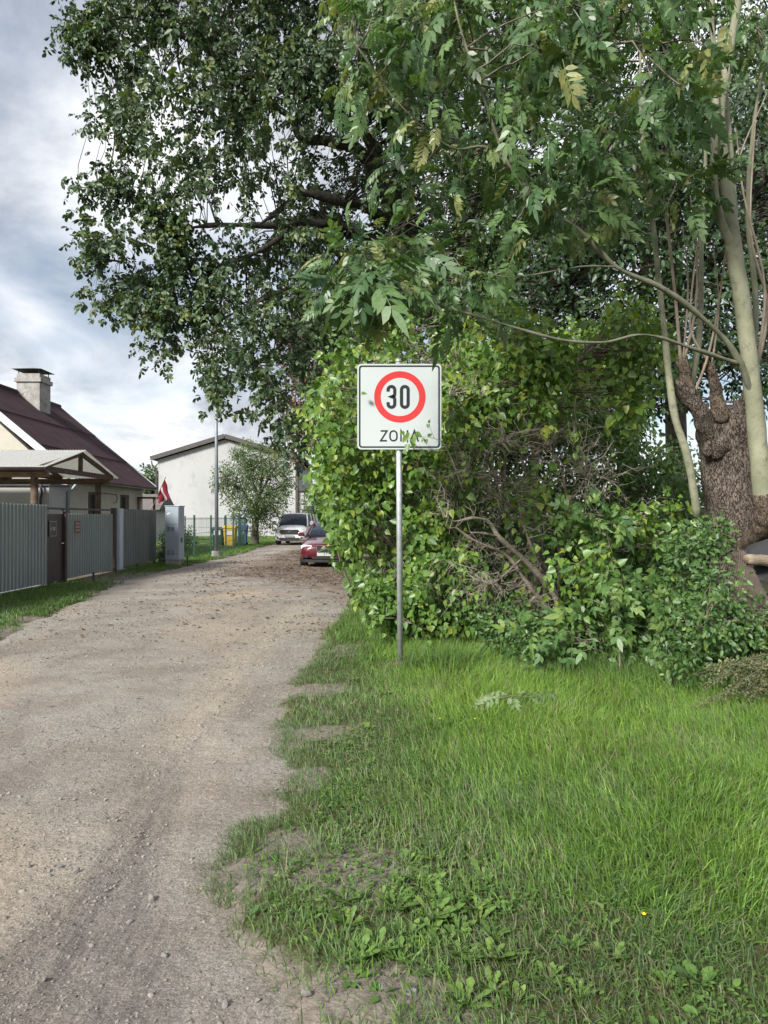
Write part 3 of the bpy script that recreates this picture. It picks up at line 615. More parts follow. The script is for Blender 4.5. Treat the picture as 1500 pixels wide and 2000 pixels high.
for (a, b, c, d) in wins:
    w = MB().bx(hx1 - .22, hx1 - .14, a, a + .08, c, d).bx(hx1 - .22, hx1 - .14, b - .08, b, c, d).bx(hx1 - .22, hx1 - .14, a + .08, b - .08, c, c + .08).bx(hx1 - .22, hx1 - .14, a + .08, b - .08, d - .08, d).bx(hx1 - .21, hx1 - .15, (a + b) / 2 - .03, (a + b) / 2 + .03, c + .08, d - .08).build('window', M['window_frame'], house)
    MB().bx(hx1 - .19, hx1 - .175, a + .08, b - .08, c + .08, d - .08).build('pane', M['window_glass'], w)
    MB().bx(hx1 - .10, hx1 + .06, a - .04, b + .04, c - .05, c - .005).build('sill', M['white_board'], w)
# roof: corrugated sheets in three courses per slope
def roof_course(parent, t0, t1, side, lift):
    ys = np.arange(hy0 - .3, hy1 + .35, .045); off = .018 * np.cos(ys * 2 * math.pi / .19)
    xe = -9.75 if side > 0 else 2 * RXc + 9.75
    def pt(t): return np.array([RXc + (xe - RXc) * t, RZ + (EZ - RZ) * t])
    nrm = np.array([(RZ - EZ) * (1 if side > 0 else -1), abs(xe - RXc)]); nrm = nrm / np.linalg.norm(nrm)
    a, b = pt(t0), pt(t1); V = []; F = []
    for dz in (lift, lift - .03):
        for q in (a, b):
            for y, o in zip(ys, off): V.append((q[0] + nrm[0] * (o + dz), y, q[1] + nrm[1] * (o + dz)))
    n = len(ys)
    for i in range(n - 1):
        F.append((i, i + 1, n + i + 1, n + i)); F.append((2 * n + i, 3 * n + i, 3 * n + i + 1, 2 * n + i + 1)); F.append((n + i, n + i + 1, 3 * n + i + 1, 3 * n + i)); F.append((i, 2 * n + i, 2 * n + i + 1, i + 1))
    F += [(0, n, 3 * n, 2 * n), (n - 1, 3 * n - 1, 4 * n - 1, 2 * n - 1)]
    return MB().add(V, F).build('roof_sheet', M['roof'], parent, smooth=False)
for side in (1, -1):
    for k in range(3): roof_course(house, k / 3, (k + 1) / 3 + .03, side, .06 + (2 - k) * .028)
MB().tube([(RXc, hy0 - .3, RZ + .14), (RXc, hy1 + .3, RZ + .14)], .10, 10).build('ridge_cap', M['roof'], house, smooth=True)
for yv in (hy0 - .33, hy1 + .36):
    for sg in (1, -1):
        xe = RXc + sg * 4.05; MB().bar((RXc, yv, RZ + .02), (xe, yv, EZ - .02), .03, .22).build('verge_board', M['white_board'], house)
MB().tube([(-9.72, hy0 - .3, EZ - .06), (-9.72, hy1 + .35, EZ - .06)], .055, 8).build('gutter', M['white_board'], house, smooth=True)
MB().tube([(-9.74, hy0 - .1, EZ - .10), (-9.95, hy0 - .05, EZ - .35), (-10.08, hy0 - .05, EZ - .45), (-10.08, hy0 - .05, .2)], .045, 8).build('downpipe', M['pipe_blue'], house, smooth=True)
MB().bx(hx1 + .002, hx1 + .04, 30.35, 30.6, 1.72, 2.32).build('wall_plaque', M['plaque_red'], house)
MB().tube([(hx1 + .02, 26.4, 2.42), (hx1 + .02, 27.9, 2.40), (hx1 + .02, 28.0, 2.28), (hx1 + .02, 27.9, 2.10), (hx1 + .02, 27.6, 2.08)], .012, 5).build('cable', M['dark_metal'], house)
ch = MB().bx(-13.78, -12.90, 27.6, 28.5, 4.6, 6.62).build('chimney', M['chimney'], house, bevel=.02)
MB().bx(-13.84, -12.84, 27.54, 28.56, 6.62, 6.78).build('corbel', M['chimney'], ch, bevel=.015)
MB().bx(-13.78, -12.90, 27.6, 28.5, 6.78, 6.94).build('crown_course', M['chimney'], ch, bevel=.02)
for (x, y) in ((-13.72, 27.66), (-12.96, 27.66), (-13.72, 28.44), (-12.96, 28.44)): MB().bar((x, y, 6.9), (x, y, 7.10), .025, .025).build('cap_strut', M['dark_metal'], ch)
MB().add([(-13.90, 27.45, 7.09), (-12.78, 27.45, 7.09), (-12.78, 28.65, 7.09), (-13.90, 28.65, 7.09), (-13.34, 28.05, 7.24)], [(0, 1, 4), (1, 2, 4), (2, 3, 4), (3, 0, 4), (0, 3, 2, 1)]).build('rain_cap', M['dark_metal'], ch)
MB().bx(hx0 + .2, hx1 + .02, 22.3, hy0 - .012, 0, 2.50).build('annex', M['annex_wall'], house)
MB().bx(hx0 + .1, hx1 + .08, 22.22, hy0 - .004, 2.503, 2.57).build('annex_roof', M['dark_metal'], house)
MB().tube([(-10.35, 22.2, 2.55), (-10.30, 22.2, 2.3), (-10.36, 22.22, 2.1), (-10.36, 22.22, .2)], .04, 6).build('downpipe', M['dark_metal'], house, smooth=True)
MB().bx(-10.1, -9.35, 30.2, 31.0, 2.32, 2.38).bx(-9.48, -9.40, 30.25, 30.33, 0, 2.32).build('porch', M['timber'], house)

# timber carport in front of the house
cp = empty('carport', (-10.5, 19.4, 0), 'open timber carport with pale translucent gabled roof beside the house', 'carport')
cx0, cx1, cy0, cy1, cye, cyr = -15.5, -7.85, 17.15, 21.75, 2.74, 3.32
cym = (cy0 + cy1) / 2
for x in (-8.3, -11.6, -14.9):
    for y in (17.5, 21.4): MB().tube([(x, y, 0), (x, y, 2.62)], .085, 12).build('post', M['timber'], cp, smooth=True)
for y in (17.5, 21.4): MB().bx(cx0 + .15, cx1 - .12, y - .06, y + .06, 2.505, 2.66).build('beam', M['timber_red'] if y < 18 else M['timber'], cp)
for x in (-8.0, -9.5, -11.0, -12.5, -14.0):
    tr = MB().bar((x, cy0 + .02, 2.70), (x, cy1 - .02, 2.70), .055, .13).build('truss', M['timber'], cp)
    MB().bar((x + .004, cy0 + .06, 2.72), (x + .004, cym, cyr - .10), .05, .12).build('rafter', M['timber'], tr)
    MB().bar((x + .004, cy1 - .06, 2.72), (x + .004, cym, cyr - .10), .05, .12).build('rafter', M['timber'], tr)
    MB().bar((x - .008, cym, 2.74), (x - .008, cym, cyr - .10), .09, .09).build('king_post', M['timber'], tr)
for y, b in ((cy0, 1), (cy1, -1)):
    V = []; F = []; xs = np.arange(cx0, cx1 + .01, .038)
    for dz in (0, -.008):
        for (yy, z) in ((cym, cyr), (y - b * .12, cye - .03)):
            for x in xs: V.append((x, yy, z + .010 * math.cos(x * 2 * math.pi / .076 * 1.0) + dz))
    n = len(xs)
    for i in range(n - 1):
        F += [(i, i + 1, n + i + 1, n + i), (2 * n + i, 3 * n + i, 3 * n + i + 1, 2 * n + i + 1), (n + i, n + i + 1, 3 * n + i + 1, 3 * n + i), (i, 2 * n + i, 2 * n + i + 1, i + 1)]
    F += [(0, n, 3 * n, 2 * n), (n - 1, 3 * n - 1, 4 * n - 1, 2 * n - 1)]
    o = MB().add(V, F).build('roof_sheet', M['poly_roof'], cp)
MB().tube([(cx0, cy0 - .15, cye - .09), (cx1 + .02, cy0 - .15, cye - .09)], .06, 8).build('gutter', M['brown_steel'], cp, smooth=True)

# corrugated boundary fence and gate
FX = -7.38
def corrugated(name, parent, x, ya, yb, z0, z1, pitch=.145, mat=None, lit_flanks=True):
    prof = []; y = ya
    while y < yb:
        for dy, dx in ((0, 0), (.085, 0), (.098, .022), (.132, .022)):
            if y + dy <= yb: prof.append((y + dy, x + dx))
        y += pitch
    prof.append((yb, x)); n = len(prof)
    V = [(q[1] + o, q[0], z) for o in (0, -.004) for z in (z0, z1) for q in prof]; F = []
    for i in range(n - 1):
        F += [(i, i + 1, n + i + 1, n + i), (2 * n + i, 3 * n + i, 3 * n + i + 1, 2 * n + i + 1), (n + i, n + i + 1, 3 * n + i + 1, 3 * n + i), (i, 2 * n + i, 2 * n + i + 1, i + 1)]
    F += [(0, n, 3 * n, 2 * n), (n - 1, 3 * n - 1, 4 * n - 1, 2 * n - 1)]
    o = MB().add(V, F).build(name, mat or M['sheet'], parent)
    if lit_flanks:
        me = o.data; me.materials.append(M['sheet_lit']); off = worldloc(parent)
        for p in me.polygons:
            if abs(p.normal.x) < .95 and p.normal.y < -.3 and abs(p.normal.z) < .3: p.material_index = 1  # flanks turned to the near end get the paler colour, as if lit
    return o
fa = empty('metal_fence', (FX, 14, 0), 'tall grey corrugated metal fence running up to the dark brown wicket door', 'fence')
for a in np.arange(9.6, 16.1, 1.1): corrugated('sheet', fa, FX + (0.004 if int(a * 10) % 2 else 0), a, min(a + 1.12, 16.12), .10, 1.82)
for y in (9.8, 12.0, 14.1, 16.0): MB().bx(FX - .07, FX - .01, y - .03, y + .03, 0, 1.75).build('post', M['brown_steel'], fa)
for z in (.45, 1.5): MB().bx(FX - .045, FX - .006, 9.6, 16.1, z - .02, z + .02).build('rail', M['brown_steel'], fa)
MB().bx(FX - .12, FX + .03, 9.6, 15.9, -.1, .09).build('plinth', M['concrete'], fa, bevel=.01)
wd = empty('wicket_door', (FX, 16.6, 0), 'dark brown steel wicket door with small plaque between the grey fence sheets', 'door')
MB().bx(FX - .06, FX - .02, 16.2, 17.0, .06, 1.62).build('panel', M['brown_steel'], wd, bevel=.004)
MB().bx(FX - .08, FX + .04, 17.0, 17.1, 0, 1.68).build('post', M['brown_steel'], wd)
MB().bx(FX - .019, FX + .004, 16.26, 16.60, 1.12, 1.46).build('plaque', M['plaque_dark'], wd)
m = MB()
for a, b, c, d in ((16.26, 16.60, 1.445, 1.46), (16.26, 16.60, 1.12, 1.135), (16.26, 16.275, 1.135, 1.445), (16.585, 16.60, 1.135, 1.445)): m.bx(FX + .0045, FX + .008, a, b, c, d)
m.build('plaque_border', M['plaque_pale'], wd)
MB().add([(FX + .0055, 16.30, 1.29), (FX + .0055, 16.36, 1.36), (FX + .0055, 16.36, 1.22)], [(0, 2, 1)]).build('plaque_mark', M['plaque_pale'], wd)
MB().bx(FX + .0045, FX + .0065, 16.42, 16.54, 1.25, 1.33).build('plaque_mark', M['plaque_pale'], wd)
MB().tube([(FX - .02, 16.92, .95), (FX + .03, 16.92, .95), (FX + .03, 16.80, .95)], .010, 6).build('handle', M['chrome'], wd)
ga = empty('sliding_gate', (FX, 18.5, 0), 'lower grey corrugated driveway gate with red notice and dark overhead rail', 'gate')
corrugated('sheet', ga, FX - .01, 17.14, 20.05, .12, 1.63, pitch=.145)
MB().bx(FX - .07, FX - .02, 17.14, 20.05, 1.55, 1.60).build('frame_bar', M['brown_steel'], ga)
MB().bx(FX - .07, FX - .02, 17.14, 20.05, .14, .20).build('frame_bar', M['brown_steel'], ga)
MB().bx(FX - .05, FX - .005, 16.15, 20.12, 1.72, 1.765).build('top_rail', M['brown_steel'], ga)
for y in (16.98, 18.6, 19.2): MB().bx(FX - .047, FX - .008, y - .02, y + .02, 1.63, 1.72).build('rail_strut', M['brown_steel'], ga)
MB().bx(FX - .08, FX + .03, 20.12, 20.26, 0, 1.80).build('post', M['brown_steel'], ga)
nb = MB().bx(FX + .018, FX + .024, 17.55, 17.88, 1.17, 1.46).build('notice', M['plaque_red'], ga)
for z in (1.395, 1.315, 1.235): MB().bx(FX + .0245, FX + .027, 17.60, 17.83, z - .016, z + .016).build('notice_stripe', M['plaque_pale'], nb)
MB().bx(FX - .10, FX + .02, 17.2, 20.0, -.05, .07).build('sill_beam', M['cut_wood'], ga, bevel=.01)
fb = empty('metal_fence', (FX, 22, 0), 'short grey corrugated fence section with pale blue end trim by the cabinet', 'fence')
corrugated('sheet', fb, FX, 20.62, 23.9, .16, 1.78, lit_flanks=False)
MB().prism([(FX - .06, 20.30), (FX + .10, 20.30), (FX + .10, 20.60), (FX + .085, 20.60), (FX + .085, 20.315), (FX - .06, 20.315)], 2, .10, 1.79).build('end_trim', M['trim_blue'], fb)
MB().bx(FX - .052, FX + .0, 20.34, 20.40, .10, 1.785).build('trim_fold', M['trim_blue'], fb)
for y in (20.7, 22.2, 23.8): MB().bx(FX - .07, FX - .01, y - .03, y + .03, 0, 1.7).build('post', M['brown_steel'], fb)
MB().bx(FX - .09, FX + .04, 20.30, 20.95, -.05, .10).build('plinth', M['concrete'], fb, bevel=.01)

# distribution cabinet
cb = empty('utility_cabinet', (-6.62, 23.3, 0), 'tall grey metal utility cabinet with louvres at the end of the fence', 'cabinet')
x0, x1, y0, y1 = -6.84, -6.41, 23.05, 23.66
MB().bx(x0 + .01, x1 - .01, y0 + .01, y1 - .01, 0, .20).build('base', M['concrete'], cb)
MB().bx(x0, x1, y0, y1, .203, 1.88).build('body', M['cabinet'], cb, bevel=.008)
MB().bx(x0 - .02, x1 + .02, y0 - .02, y1 + .02, 1.882, 1.91).build('lid', M['cabinet'], cb, bevel=.005)
for (z0, z1) in ((.225, 1.30), (1.32, 1.86)): MB().bx(x0 + .015, x1 - .015, y0 - .012, y0 - .002, z0, z1).build('door', M['cabinet'], cb, bevel=.004)
for zc in (1.12, .38):
    for k in range(4):
        for xc in (-6.73, -6.60): MB().box((xc, y0 - .016, zc + k * .04), (.09, .012, .014), rx=.5).build('louvre', M['cabinet_dark'], cb)
MB().box((-6.74, y0 - .0135, 1.66), (.11, .002, .05), ry=-.45).build('sticker', M['sticker'], cb)
MB().bx(x1 + .001, x1 + .03, 23.3, 23.36, .75, .90).build('lock', M['cabinet_dark'], cb)
tag(MB().bx(-6.22, -6.18, 23.25, 23.29, -.05, .30).bx(-6.225, -6.175, 23.245, 23.295, .30, .32).build('marker_stake', M['fence_green']), 'short dark green stake in the grass beside the utility cabinet', 'stake')
tag(MB().bx(-6.90, -6.86, 17.45, 17.49, -.05, .22).bx(-6.905, -6.855, 17.445, 17.495, .22, .24).build('gate_stop', M['dark_metal']), 'small dark stop post on the ground before the driveway gate', 'post')

# flag on a leaning pole
fl = empty('flag', (-8.45, 27.0, 0), 'dark red and white striped flag drooping from a leaning pole', 'flag')
A = P(288, 1004, 26.6); B = P(322.5, 934, 26.9)
A[2] = 1.5
MB().tube([(A[0], A[1], 0), (A[0], A[1], 1.6)], .03, 8).build('post', M['timber'], fl, smooth=True)
MB().tube([A, B], [.018, .014], 8).build('pole', M['timber_red'], fl, smooth=True)
MB().tube([B, B + (B - A) / np.linalg.norm(B - A) * .06], [.022, .006], 8).build('finial', M['dark_metal'], fl)
def flag_strip(u0, u1, mat):
    a = np.array(B) * .97 + np.array(A) * .03; b = np.array(B) * .58 + np.array(A) * .42
    nu, nv = 5, 16; V = []; F = []
    for sgn in (0, 1):
        for i in range(nu):
            u = u0 + (u1 - u0) * i / (nu - 1)
            for j in range(nv):
                v = j / (nv - 1); base = a * (1 - u) + b * u
                q = base + np.array([(.20 - .13 * u) * v + .04 * math.sin(v * 7 + u * 5) * v, .10 * math.sin(u * 9 + v * 4) * v, -(.50 * v + .14 * v * v) + .30 * u * v]); V.append(q + np.array([0, .003 * sgn, 0]))
    k = nu * nv
    for i in range(nu - 1):
        for j in range(nv - 1): b0 = i * nv + j; F += [(b0, b0 + 1, b0 + nv + 1, b0 + nv), (k + b0, k + b0 + nv, k + b0 + nv + 1, k + b0 + 1)]
    MB().add(V, F).build('stripe', mat, fl, smooth=True)
flag_strip(0, .415, M['flag_red']); flag_strip(.42, .58, M['flag_white']); flag_strip(.585, 1, M['flag_red'])

# white gabled building at the end of the road
wb = empty('white_building', (-12, 66, 0), 'large white rendered building with a low gable and dark roof edge', 'building')
d = 60.0; bx0, bxr, bx1 = (308 - 750) / FOC * d, (440 - 750) / FOC * d, (577 - 750) / FOC * d
ez, rz = CAMZ + (1010 - 898) / FOC * d, CAMZ + (1010 - 858) / FOC * d
MB().prism([(bx0, 0), (bx1, 0), (bx1, ez), (bxr, rz), (bx0, ez)], 1, d, d + 14).build('wall', M['white_render'], wb)
for (xa, za, xb, zb) in ((bx0 - .5, ez - .02, bxr, rz + .14), (bxr, rz + .14, bx1 + .5, ez - .02)):
    MB().add([(xa, d - .35, za), (xb, d - .35, zb), (xb, d + 14.3, zb), (xa, d + 14.3, za), (xa, d - .35, za + .2), (xb, d - .35, zb + .2), (xb, d + 14.3, zb + .2), (xa, d + 14.3, za + .2)], [(0, 1, 2, 3), (7, 6, 5, 4), (0, 4, 5, 1), (1, 5, 6, 2), (2, 6, 7, 3), (3, 7, 4, 0)]).build('roof', M['fascia'], wb)
    MB().bar((xa, d - .39, za + .10), (xb, d - .39, zb + .10), .06, .34).build('verge_board', M['fascia'], wb)
MB().tube([(bx0 - .45, d - .2, ez - .1), (bx0 - .4, d - .2, ez - .45), (bx0 - .08, d - .12, ez - .85), (bx0 - .08, d - .12, .2)], .06, 6).build('downpipe', M['fascia'], wb)
an = MB().bx(bx1 + .02, bx1 + 7, d + .5, d + 9, 0, 3.7).build('annex', M['white_render'], wb)
MB().bx(bx1, bx1 + 7.2, d + .3, d + 9.2, 3.702, 3.85).build('annex_roof', M['fascia'], an)
wf = MB().bx(bx1 + .6, bx1 + 1.5, d + .44, d + .497, 1.35, 2.5).build('window', M['window_frame'], wb)
for i in range(2): MB().bx(bx1 + .66 + i * .42, bx1 + 1.04 + i * .42, d + .425, d + .438, 1.42, 2.43).build('pane', M['window_glass'], wf)

sh = empty('shed', (-14.8, 46, 0), 'low shed with grey roof glimpsed between the house and the white building', 'shed')
MB().bx(-16.6, -13.9, 45, 48, 0, 2.05).build('wall', M['annex_wall'], sh)
MB().add([(-17, 44.6, 2.0), (-13.6, 44.6, 2.0), (-13.6, 46.5, 3.0), (-17, 46.5, 3.0), (-17, 48.4, 2.0), (-13.6, 48.4, 2.0)], [(0, 1, 2, 3), (3, 2, 5, 4), (0, 3, 4), (1, 5, 2), (0, 4, 5, 1)]).build('roof', M['grey_roof'], sh)

# lamp post, utility pole
lp = empty('street_lamp', (-6.33, 27.9, 0), 'tall grey steel lamp post on a round concrete foot', 'street lamp')
MB().tube([(-6.33, 27.9, -.1), (-6.33, 27.9, .27)], [.21, .19], 16).build('foot', M['concrete'], lp)
MB().tube([(-6.33, 27.9, .27), (-6.345, 27.9, 4.0), (-6.36, 27.9, 7.4)], [.078, .062, .042], 12).build('pole', M['lamp_steel'], lp, smooth=True)
MB().tube([(-6.36, 27.9, 7.4), (-6.2, 27.9, 7.62), (-5.6, 27.9, 7.72)], [.035, .03, .03], 8).build('arm', M['lamp_steel'], lp, smooth=True)
MB().box((-5.35, 27.9, 7.73), (.6, .24, .09)).build('lamp_head', M['lamp_steel'], lp, bevel=.02)
up = empty('utility_pole', P(581, 1040, 52) * np.array([1, 1, 0]), 'thin dark wooden pole standing before the low white annex', 'pole')
q = up.location
MB().tube([(q.x, q.y, 0), (q.x, q.y, 6.0)], [.10, .08], 10).build('shaft', M['trunk_dark'], up, smooth=True)
MB().bar((q.x - .5, q.y, 5.6), (q.x + .5, q.y, 5.6), .08, .08).build('crossarm', M['trunk_dark'], up)

# green wire fences
def wire_fence(pts, label, h=1.55, step=.10):
    e = empty('wire_fence', (pts[0][0], pts[0][1], 0), label, 'fence')
    for i, (x, y) in enumerate(pts):
        po = MB().bx(x - .03, x + .03, y - .03, y + .03, 0, h + .05).build('post', M['fence_green'], e)
        MB().bx(x - .035, x + .035, y - .035, y + .035, h + .05, h + .075).build('cap', M['fence_green'], po)
    for (a, b) in zip(pts[:-1], pts[1:]):
        a = np.array([a[0], a[1], 0]); b = np.array([b[0], b[1], 0]); ln = np.linalg.norm(b - a); n = int(ln / step)
        PT = []; 
        for k in range(1, n): q = a + (b - a) * k / n; PT.append([q + [0, 0, .06], q + [0, 0, h]])
        V, Lp_, St_ = tubes_batch(np.array(PT), np.full((len(PT), 2), .0032), 3)
        o = link('wire_mesh', mesh_arrays('wire_mesh', V - worldloc(e), Lp_, St_), e, M['fence_green']); o['kind'] = 'stuff'
        for z in (.08, .5, .95, 1.48):
            MB().bar(a + [0, 0, z], b + [0, 0, z], .012, .014).build('rail_wire', M['fence_green'], e)
    return e
wire_fence([(-6.95, 24.6), (-6.92, 26.9), (-6.85, 29.2), (-6.78, 31.6), (-6.95, 34.0), (-7.16, 36.4)], 'green wire fence of upright posts along the grass verge behind the lamp post')
wire_fence([(-16.5, 44.0), (-14.0, 43.5), (-11.6, 43), (-9.2, 42.6), (-7.4, 42.6)], 'farther green wire fence across the lawn before the white building')
wire_fence([(-6.1, 47.0), (-4.9, 47.2), (-3.6, 47.4), (-2.2, 47.6)], 'green wire fence behind the silver van')
gp = empty('fence_gate', (-7.2, 37.4, 0), 'narrow dark green wire gate with two stout posts next to the yellow bin', 'gate')
for y in (36.75, 38.3): MB().bx(-7.260, -7.160, y - .05, y + .05, 0, 1.7).build('post', M['fence_green'], gp)
m = MB()
for z in (.15, .85, 1.5): m.bx(-7.230, -7.190, 36.82, 38.24, z - .02, z + .02)
m.build('frame', M['fence_green'], gp)
for k in range(1, 12): MB().bx(-7.218, -7.202, 36.82 + k * .118, 36.832 + k * .118, .17, 1.48).build('bar', M['fence_green'], gp)

# waste bins
def bin_(x, y, mat, label, w=.56, dp=.70, h=1.02, sticker=None):
    b = empty('wheelie_bin', (x, y, 0), label, 'bin')
    t, s = w / 2, w / 2 - .06
    V = [(x - s, y - dp / 2 + .06, .07), (x + s, y - dp / 2 + .06, .07), (x + s, y + dp / 2 - .1, .07), (x - s, y + dp / 2 - .1, .07), (x - t, y - dp / 2, h - .1), (x + t, y - dp / 2, h - .1), (x + t, y + dp / 2, h - .1), (x - t, y + dp / 2, h - .1)]
    MB().add(V, [(0, 3, 2, 1), (4, 5, 6, 7), (0, 1, 5, 4), (1, 2, 6, 5), (2, 3, 7, 6), (3, 0, 4, 7)]).build('body', mat, b, bevel=.02)
    MB().bx(x - t - .02, x + t + .02, y - dp / 2 - .03, y + dp / 2, h - .135, h - .098).build('rim', mat, b, bevel=.008)
    MB().prism([(y - dp / 2 - .05, h - .095), (y + dp / 2 + .03, h - .095), (y + dp / 2 + .02, h - .03), (y, h + .02), (y - dp / 2 - .02, h - .05)], 0, x - t - .025, x + t + .025).build('lid', mat, b, bevel=.012)
    MB().tube([(x - t * .7, y + dp / 2 + .07, h - .14), (x + t * .7, y + dp / 2 + .07, h - .14)], .018, 8).build('handle', mat, b)
    for sg in (-1, 1): MB().tube([(x + sg * (s + .01), y + dp / 2 - .06, .10), (x + sg * (s + .06), y + dp / 2 - .06, .10)], .10, 14).build('wheel', M['rubber'], b)
    if sticker: MB().bx(x - .17, x + .17, y - dp / 2 - .012, y - dp / 2 + .02, .62, .86).build('label_panel', sticker, b)
    return b
bin_(-8.02, 38.5, M['bin_yellow'], 'bright yellow wheelie bin behind the wire fence', w=.62, h=1.10, sticker=M['sticker'])
g_ = bin_(-8.66, 38.6, M['bin_green'], 'dark green wheelie bin beside the yellow bin', sticker=M['sticker'])
b_ = bin_(-7.42, 39.0, M['bin_blue'], 'slim blue bin standing between the gate and the small tree trunk', w=.40, dp=.5, h=1.12, sticker=M['sticker'])

# ================================================================= VEHICLES
def loft(sections, close=True):
    """sections: list of half profiles [(x, z)...] with y; mirrored"""
    V = []; F = []; m = None
    for y, pr in sections:
        ring = [(x, y, z) for x, z in pr] + [(-x, y, z) for x, z in reversed(pr) if x > 1e-6]
        m = len(ring) if m is None else m; V += ring
    n = len(sections)
    for i in range(n - 1):
        for k in range(m): k2 = (k + 1) % m; F.append((i * m + k, i * m + k2, (i + 1) * m + k2, (i + 1) * m + k))
    F += [tuple(range(m - 1, -1, -1)), tuple((n - 1) * m + k for k in range(m))]
    return V, F
def finish(name, V, F, mat, parent, sub=2, cutters=(), origin=(0, 0, 0)):
    me = bpy.data.meshes.new(name); me.from_pydata([tuple(v) for v in V], [], F); me.update()
    import bmesh
    bm = bmesh.new(); bm.from_mesh(me); bmesh.ops.recalc_face_normals(bm, faces=bm.faces); bm.to_mesh(me); bm.free()
    o = bpy.data.objects.new('tmp', me); COL.objects.link(o)
    if sub: s = o.modifiers.new('s', 'SUBSURF'); s.levels = sub; s.render_levels = sub
    tmp = []
    for (x, y, z, r, w) in cutters:
        c = MB().tube([(x - w / 2, y, z), (x + w / 2, y, z)], r, 28).build('cut', None); tmp.append(c)
        bo = o.modifiers.new('b', 'BOOLEAN'); bo.object = c; bo.operation = 'DIFFERENCE'; bo.solver = 'EXACT'
    dg = bpy.context.evaluated_depsgraph_get(); dg.update()
    me2 = bpy.data.meshes.new_from_object(o.evaluated_get(dg)); me2.materials.clear()
    bpy.data.objects.remove(o)
    for c in tmp: bpy.data.objects.remove(c)
    me2.name = name; me2.polygons.foreach_set('use_smooth', np.ones(len(me2.polygons), dtype=bool)); me2.update()
    try: me2.set_sharp_from_angle(angle=R(42))
    except Exception: pass
    return link(name, me2, parent, mat)
def wheel(parent, x, y, r, w, sg):
    ty = MB(); prof = [(-w / 2, r * .66), (-w / 2, r * .93), (-w / 2 + .03, r), (w / 2 - .03, r), (w / 2, r * .93), (w / 2, r * .66)]
    V = []; F = []; n = 28
    for k in range(n):
        a = 2 * math.pi * k / n
        for (dx, rr) in prof: V.append((x + dx, y + rr * math.cos(a), r + rr * math.sin(a)))
    m = len(prof)
    for k in range(n):
        for j in range(m): F.append((k * m + j, k * m + (j + 1) % m, ((k + 1) % n) * m + (j + 1) % m, ((k + 1) % n) * m + j))
    me = bpy.data.meshes.new('wheel'); me.from_pydata(V, [], F); me.update(); wo_ = link('wheel', me, parent, M['rubber'])
    rb = MB(); rb.tube([(x + sg * (w / 2 - .06), y, r), (x + sg * (w / 2 - .03), y, r)], r * .655, 24)
    for k in range(6): a = k * math.pi / 3; rb.bar((x + sg * (w / 2 - .018), y + .05 * math.cos(a), r + .05 * math.sin(a)), (x + sg * (w / 2 - .018), y + r * .6 * math.cos(a), r + r * .6 * math.sin(a)), .05, .02)
    me2 = bpy.data.meshes.new('rim'); me2.from_pydata(rb.v, [], rb.f); me2.update(); link('rim', me2, wo_, M['rim'])
def slab(name, pts, t, mat, parent, sub=1):
    """thin rounded solid through front outline pts (x, y, z) with thickness t towards +y"""
    n = len(pts); V = [p for p in pts] + [(p[0], p[1] + t, p[2]) for p in pts]
    F = [tuple(range(n - 1, -1, -1)), tuple(range(n, 2 * n))] + [(i, (i + 1) % n, n + (i + 1) % n, n + i) for i in range(n)]
    return finish(name, V, F, mat, parent, sub=0)
def vehicle(kind, loc, rz, label, cat, paint, bodyS, cabS, roofS, wheels, wr, pillars):
    e = empty(kind, loc, label, cat); e.rotation_euler = (0, 0, rz)
    cut = [(sg * .86, wy, wr, wr + .06, .62) for wy in wheels for sg in (1, -1)]
    V, F = loft(bodyS); finish('body', V, F, paint, e, 2, cut)
    V, F = loft(cabS); finish('cabin_glass', V, F, M['car_glass'], e, 0)
    V, F = loft(roofS); finish('roof', V, F, paint, e, 1)
    for a, b, w in pillars:
        for sg in (1, -1):
            m = MB().tube([(sg * a[0], a[1], a[2]), (sg * (a[0] + b[0]) / 2 + sg * .01, (a[1] + b[1]) / 2, (a[2] + b[2]) / 2 + .01), (sg * b[0], b[1], b[2])], w, 8)
            me = bpy.data.meshes.new('pillar'); me.from_pydata(m.v, [], m.f); me.update(); link('pillar', me, e, paint)
    for wy in wheels:
        for sg in (1, -1): wheel(e, sg * .78, wy, wr, .21, sg)
    return e
def local(e, name, mb, mat, bevel=0):
    o = mb.build(name, mat, None, bevel=bevel); o.parent = e; return o
def prof(zb, wl, wm, zm, ws, zs, zt): return [(0, zb), (wl, zb), (wl + .03, zb + .10), (wm, zm), (ws, zs), (ws * .62, zt - .015), (0, zt)]
def cprof(wb_, zb, wt, zt, zc): return [(0, zb), (wb_, zb), (wt, zt), (wt * .6, (zt + zc * 2) / 3), (0, zc)]

# dark red saloon under the overhanging shrub
CY = 22.7
body = [(0.0, prof(.34, .50, .56, .46, .48, .58, .63)), (.06, prof(.26, .66, .71, .47, .64, .63, .70)), (.26, prof(.21, .80, .84, .48, .78, .69, .76)), (.60, prof(.19, .84, .89, .52, .83, .76, .83)),
        (1.05, prof(.19, .85, .90, .55, .84, .82, .90)), (1.45, prof(.19, .86, .90, .58, .85, .88, .965)), (2.3, prof(.19, .86, .90, .58, .85, .91, .98)), (3.4, prof(.19, .86, .90, .58, .85, .93, 1.0)),
        (4.1, prof(.21, .84, .88, .58, .82, .94, 1.02)), (4.45, prof(.27, .76, .82, .55, .76, .90, .98)), (4.58, prof(.36, .66, .72, .52, .68, .82, .90))]
cab = [(1.28, cprof(.74, .90, .70, .945, .965)), (2.12, cprof(.81, .90, .60, 1.335, 1.385)), (2.8, cprof(.82, .90, .60, 1.375, 1.42)), (3.5, cprof(.80, .92, .57, 1.33, 1.375)), (4.15, cprof(.70, .94, .64, .985, 1.01))]
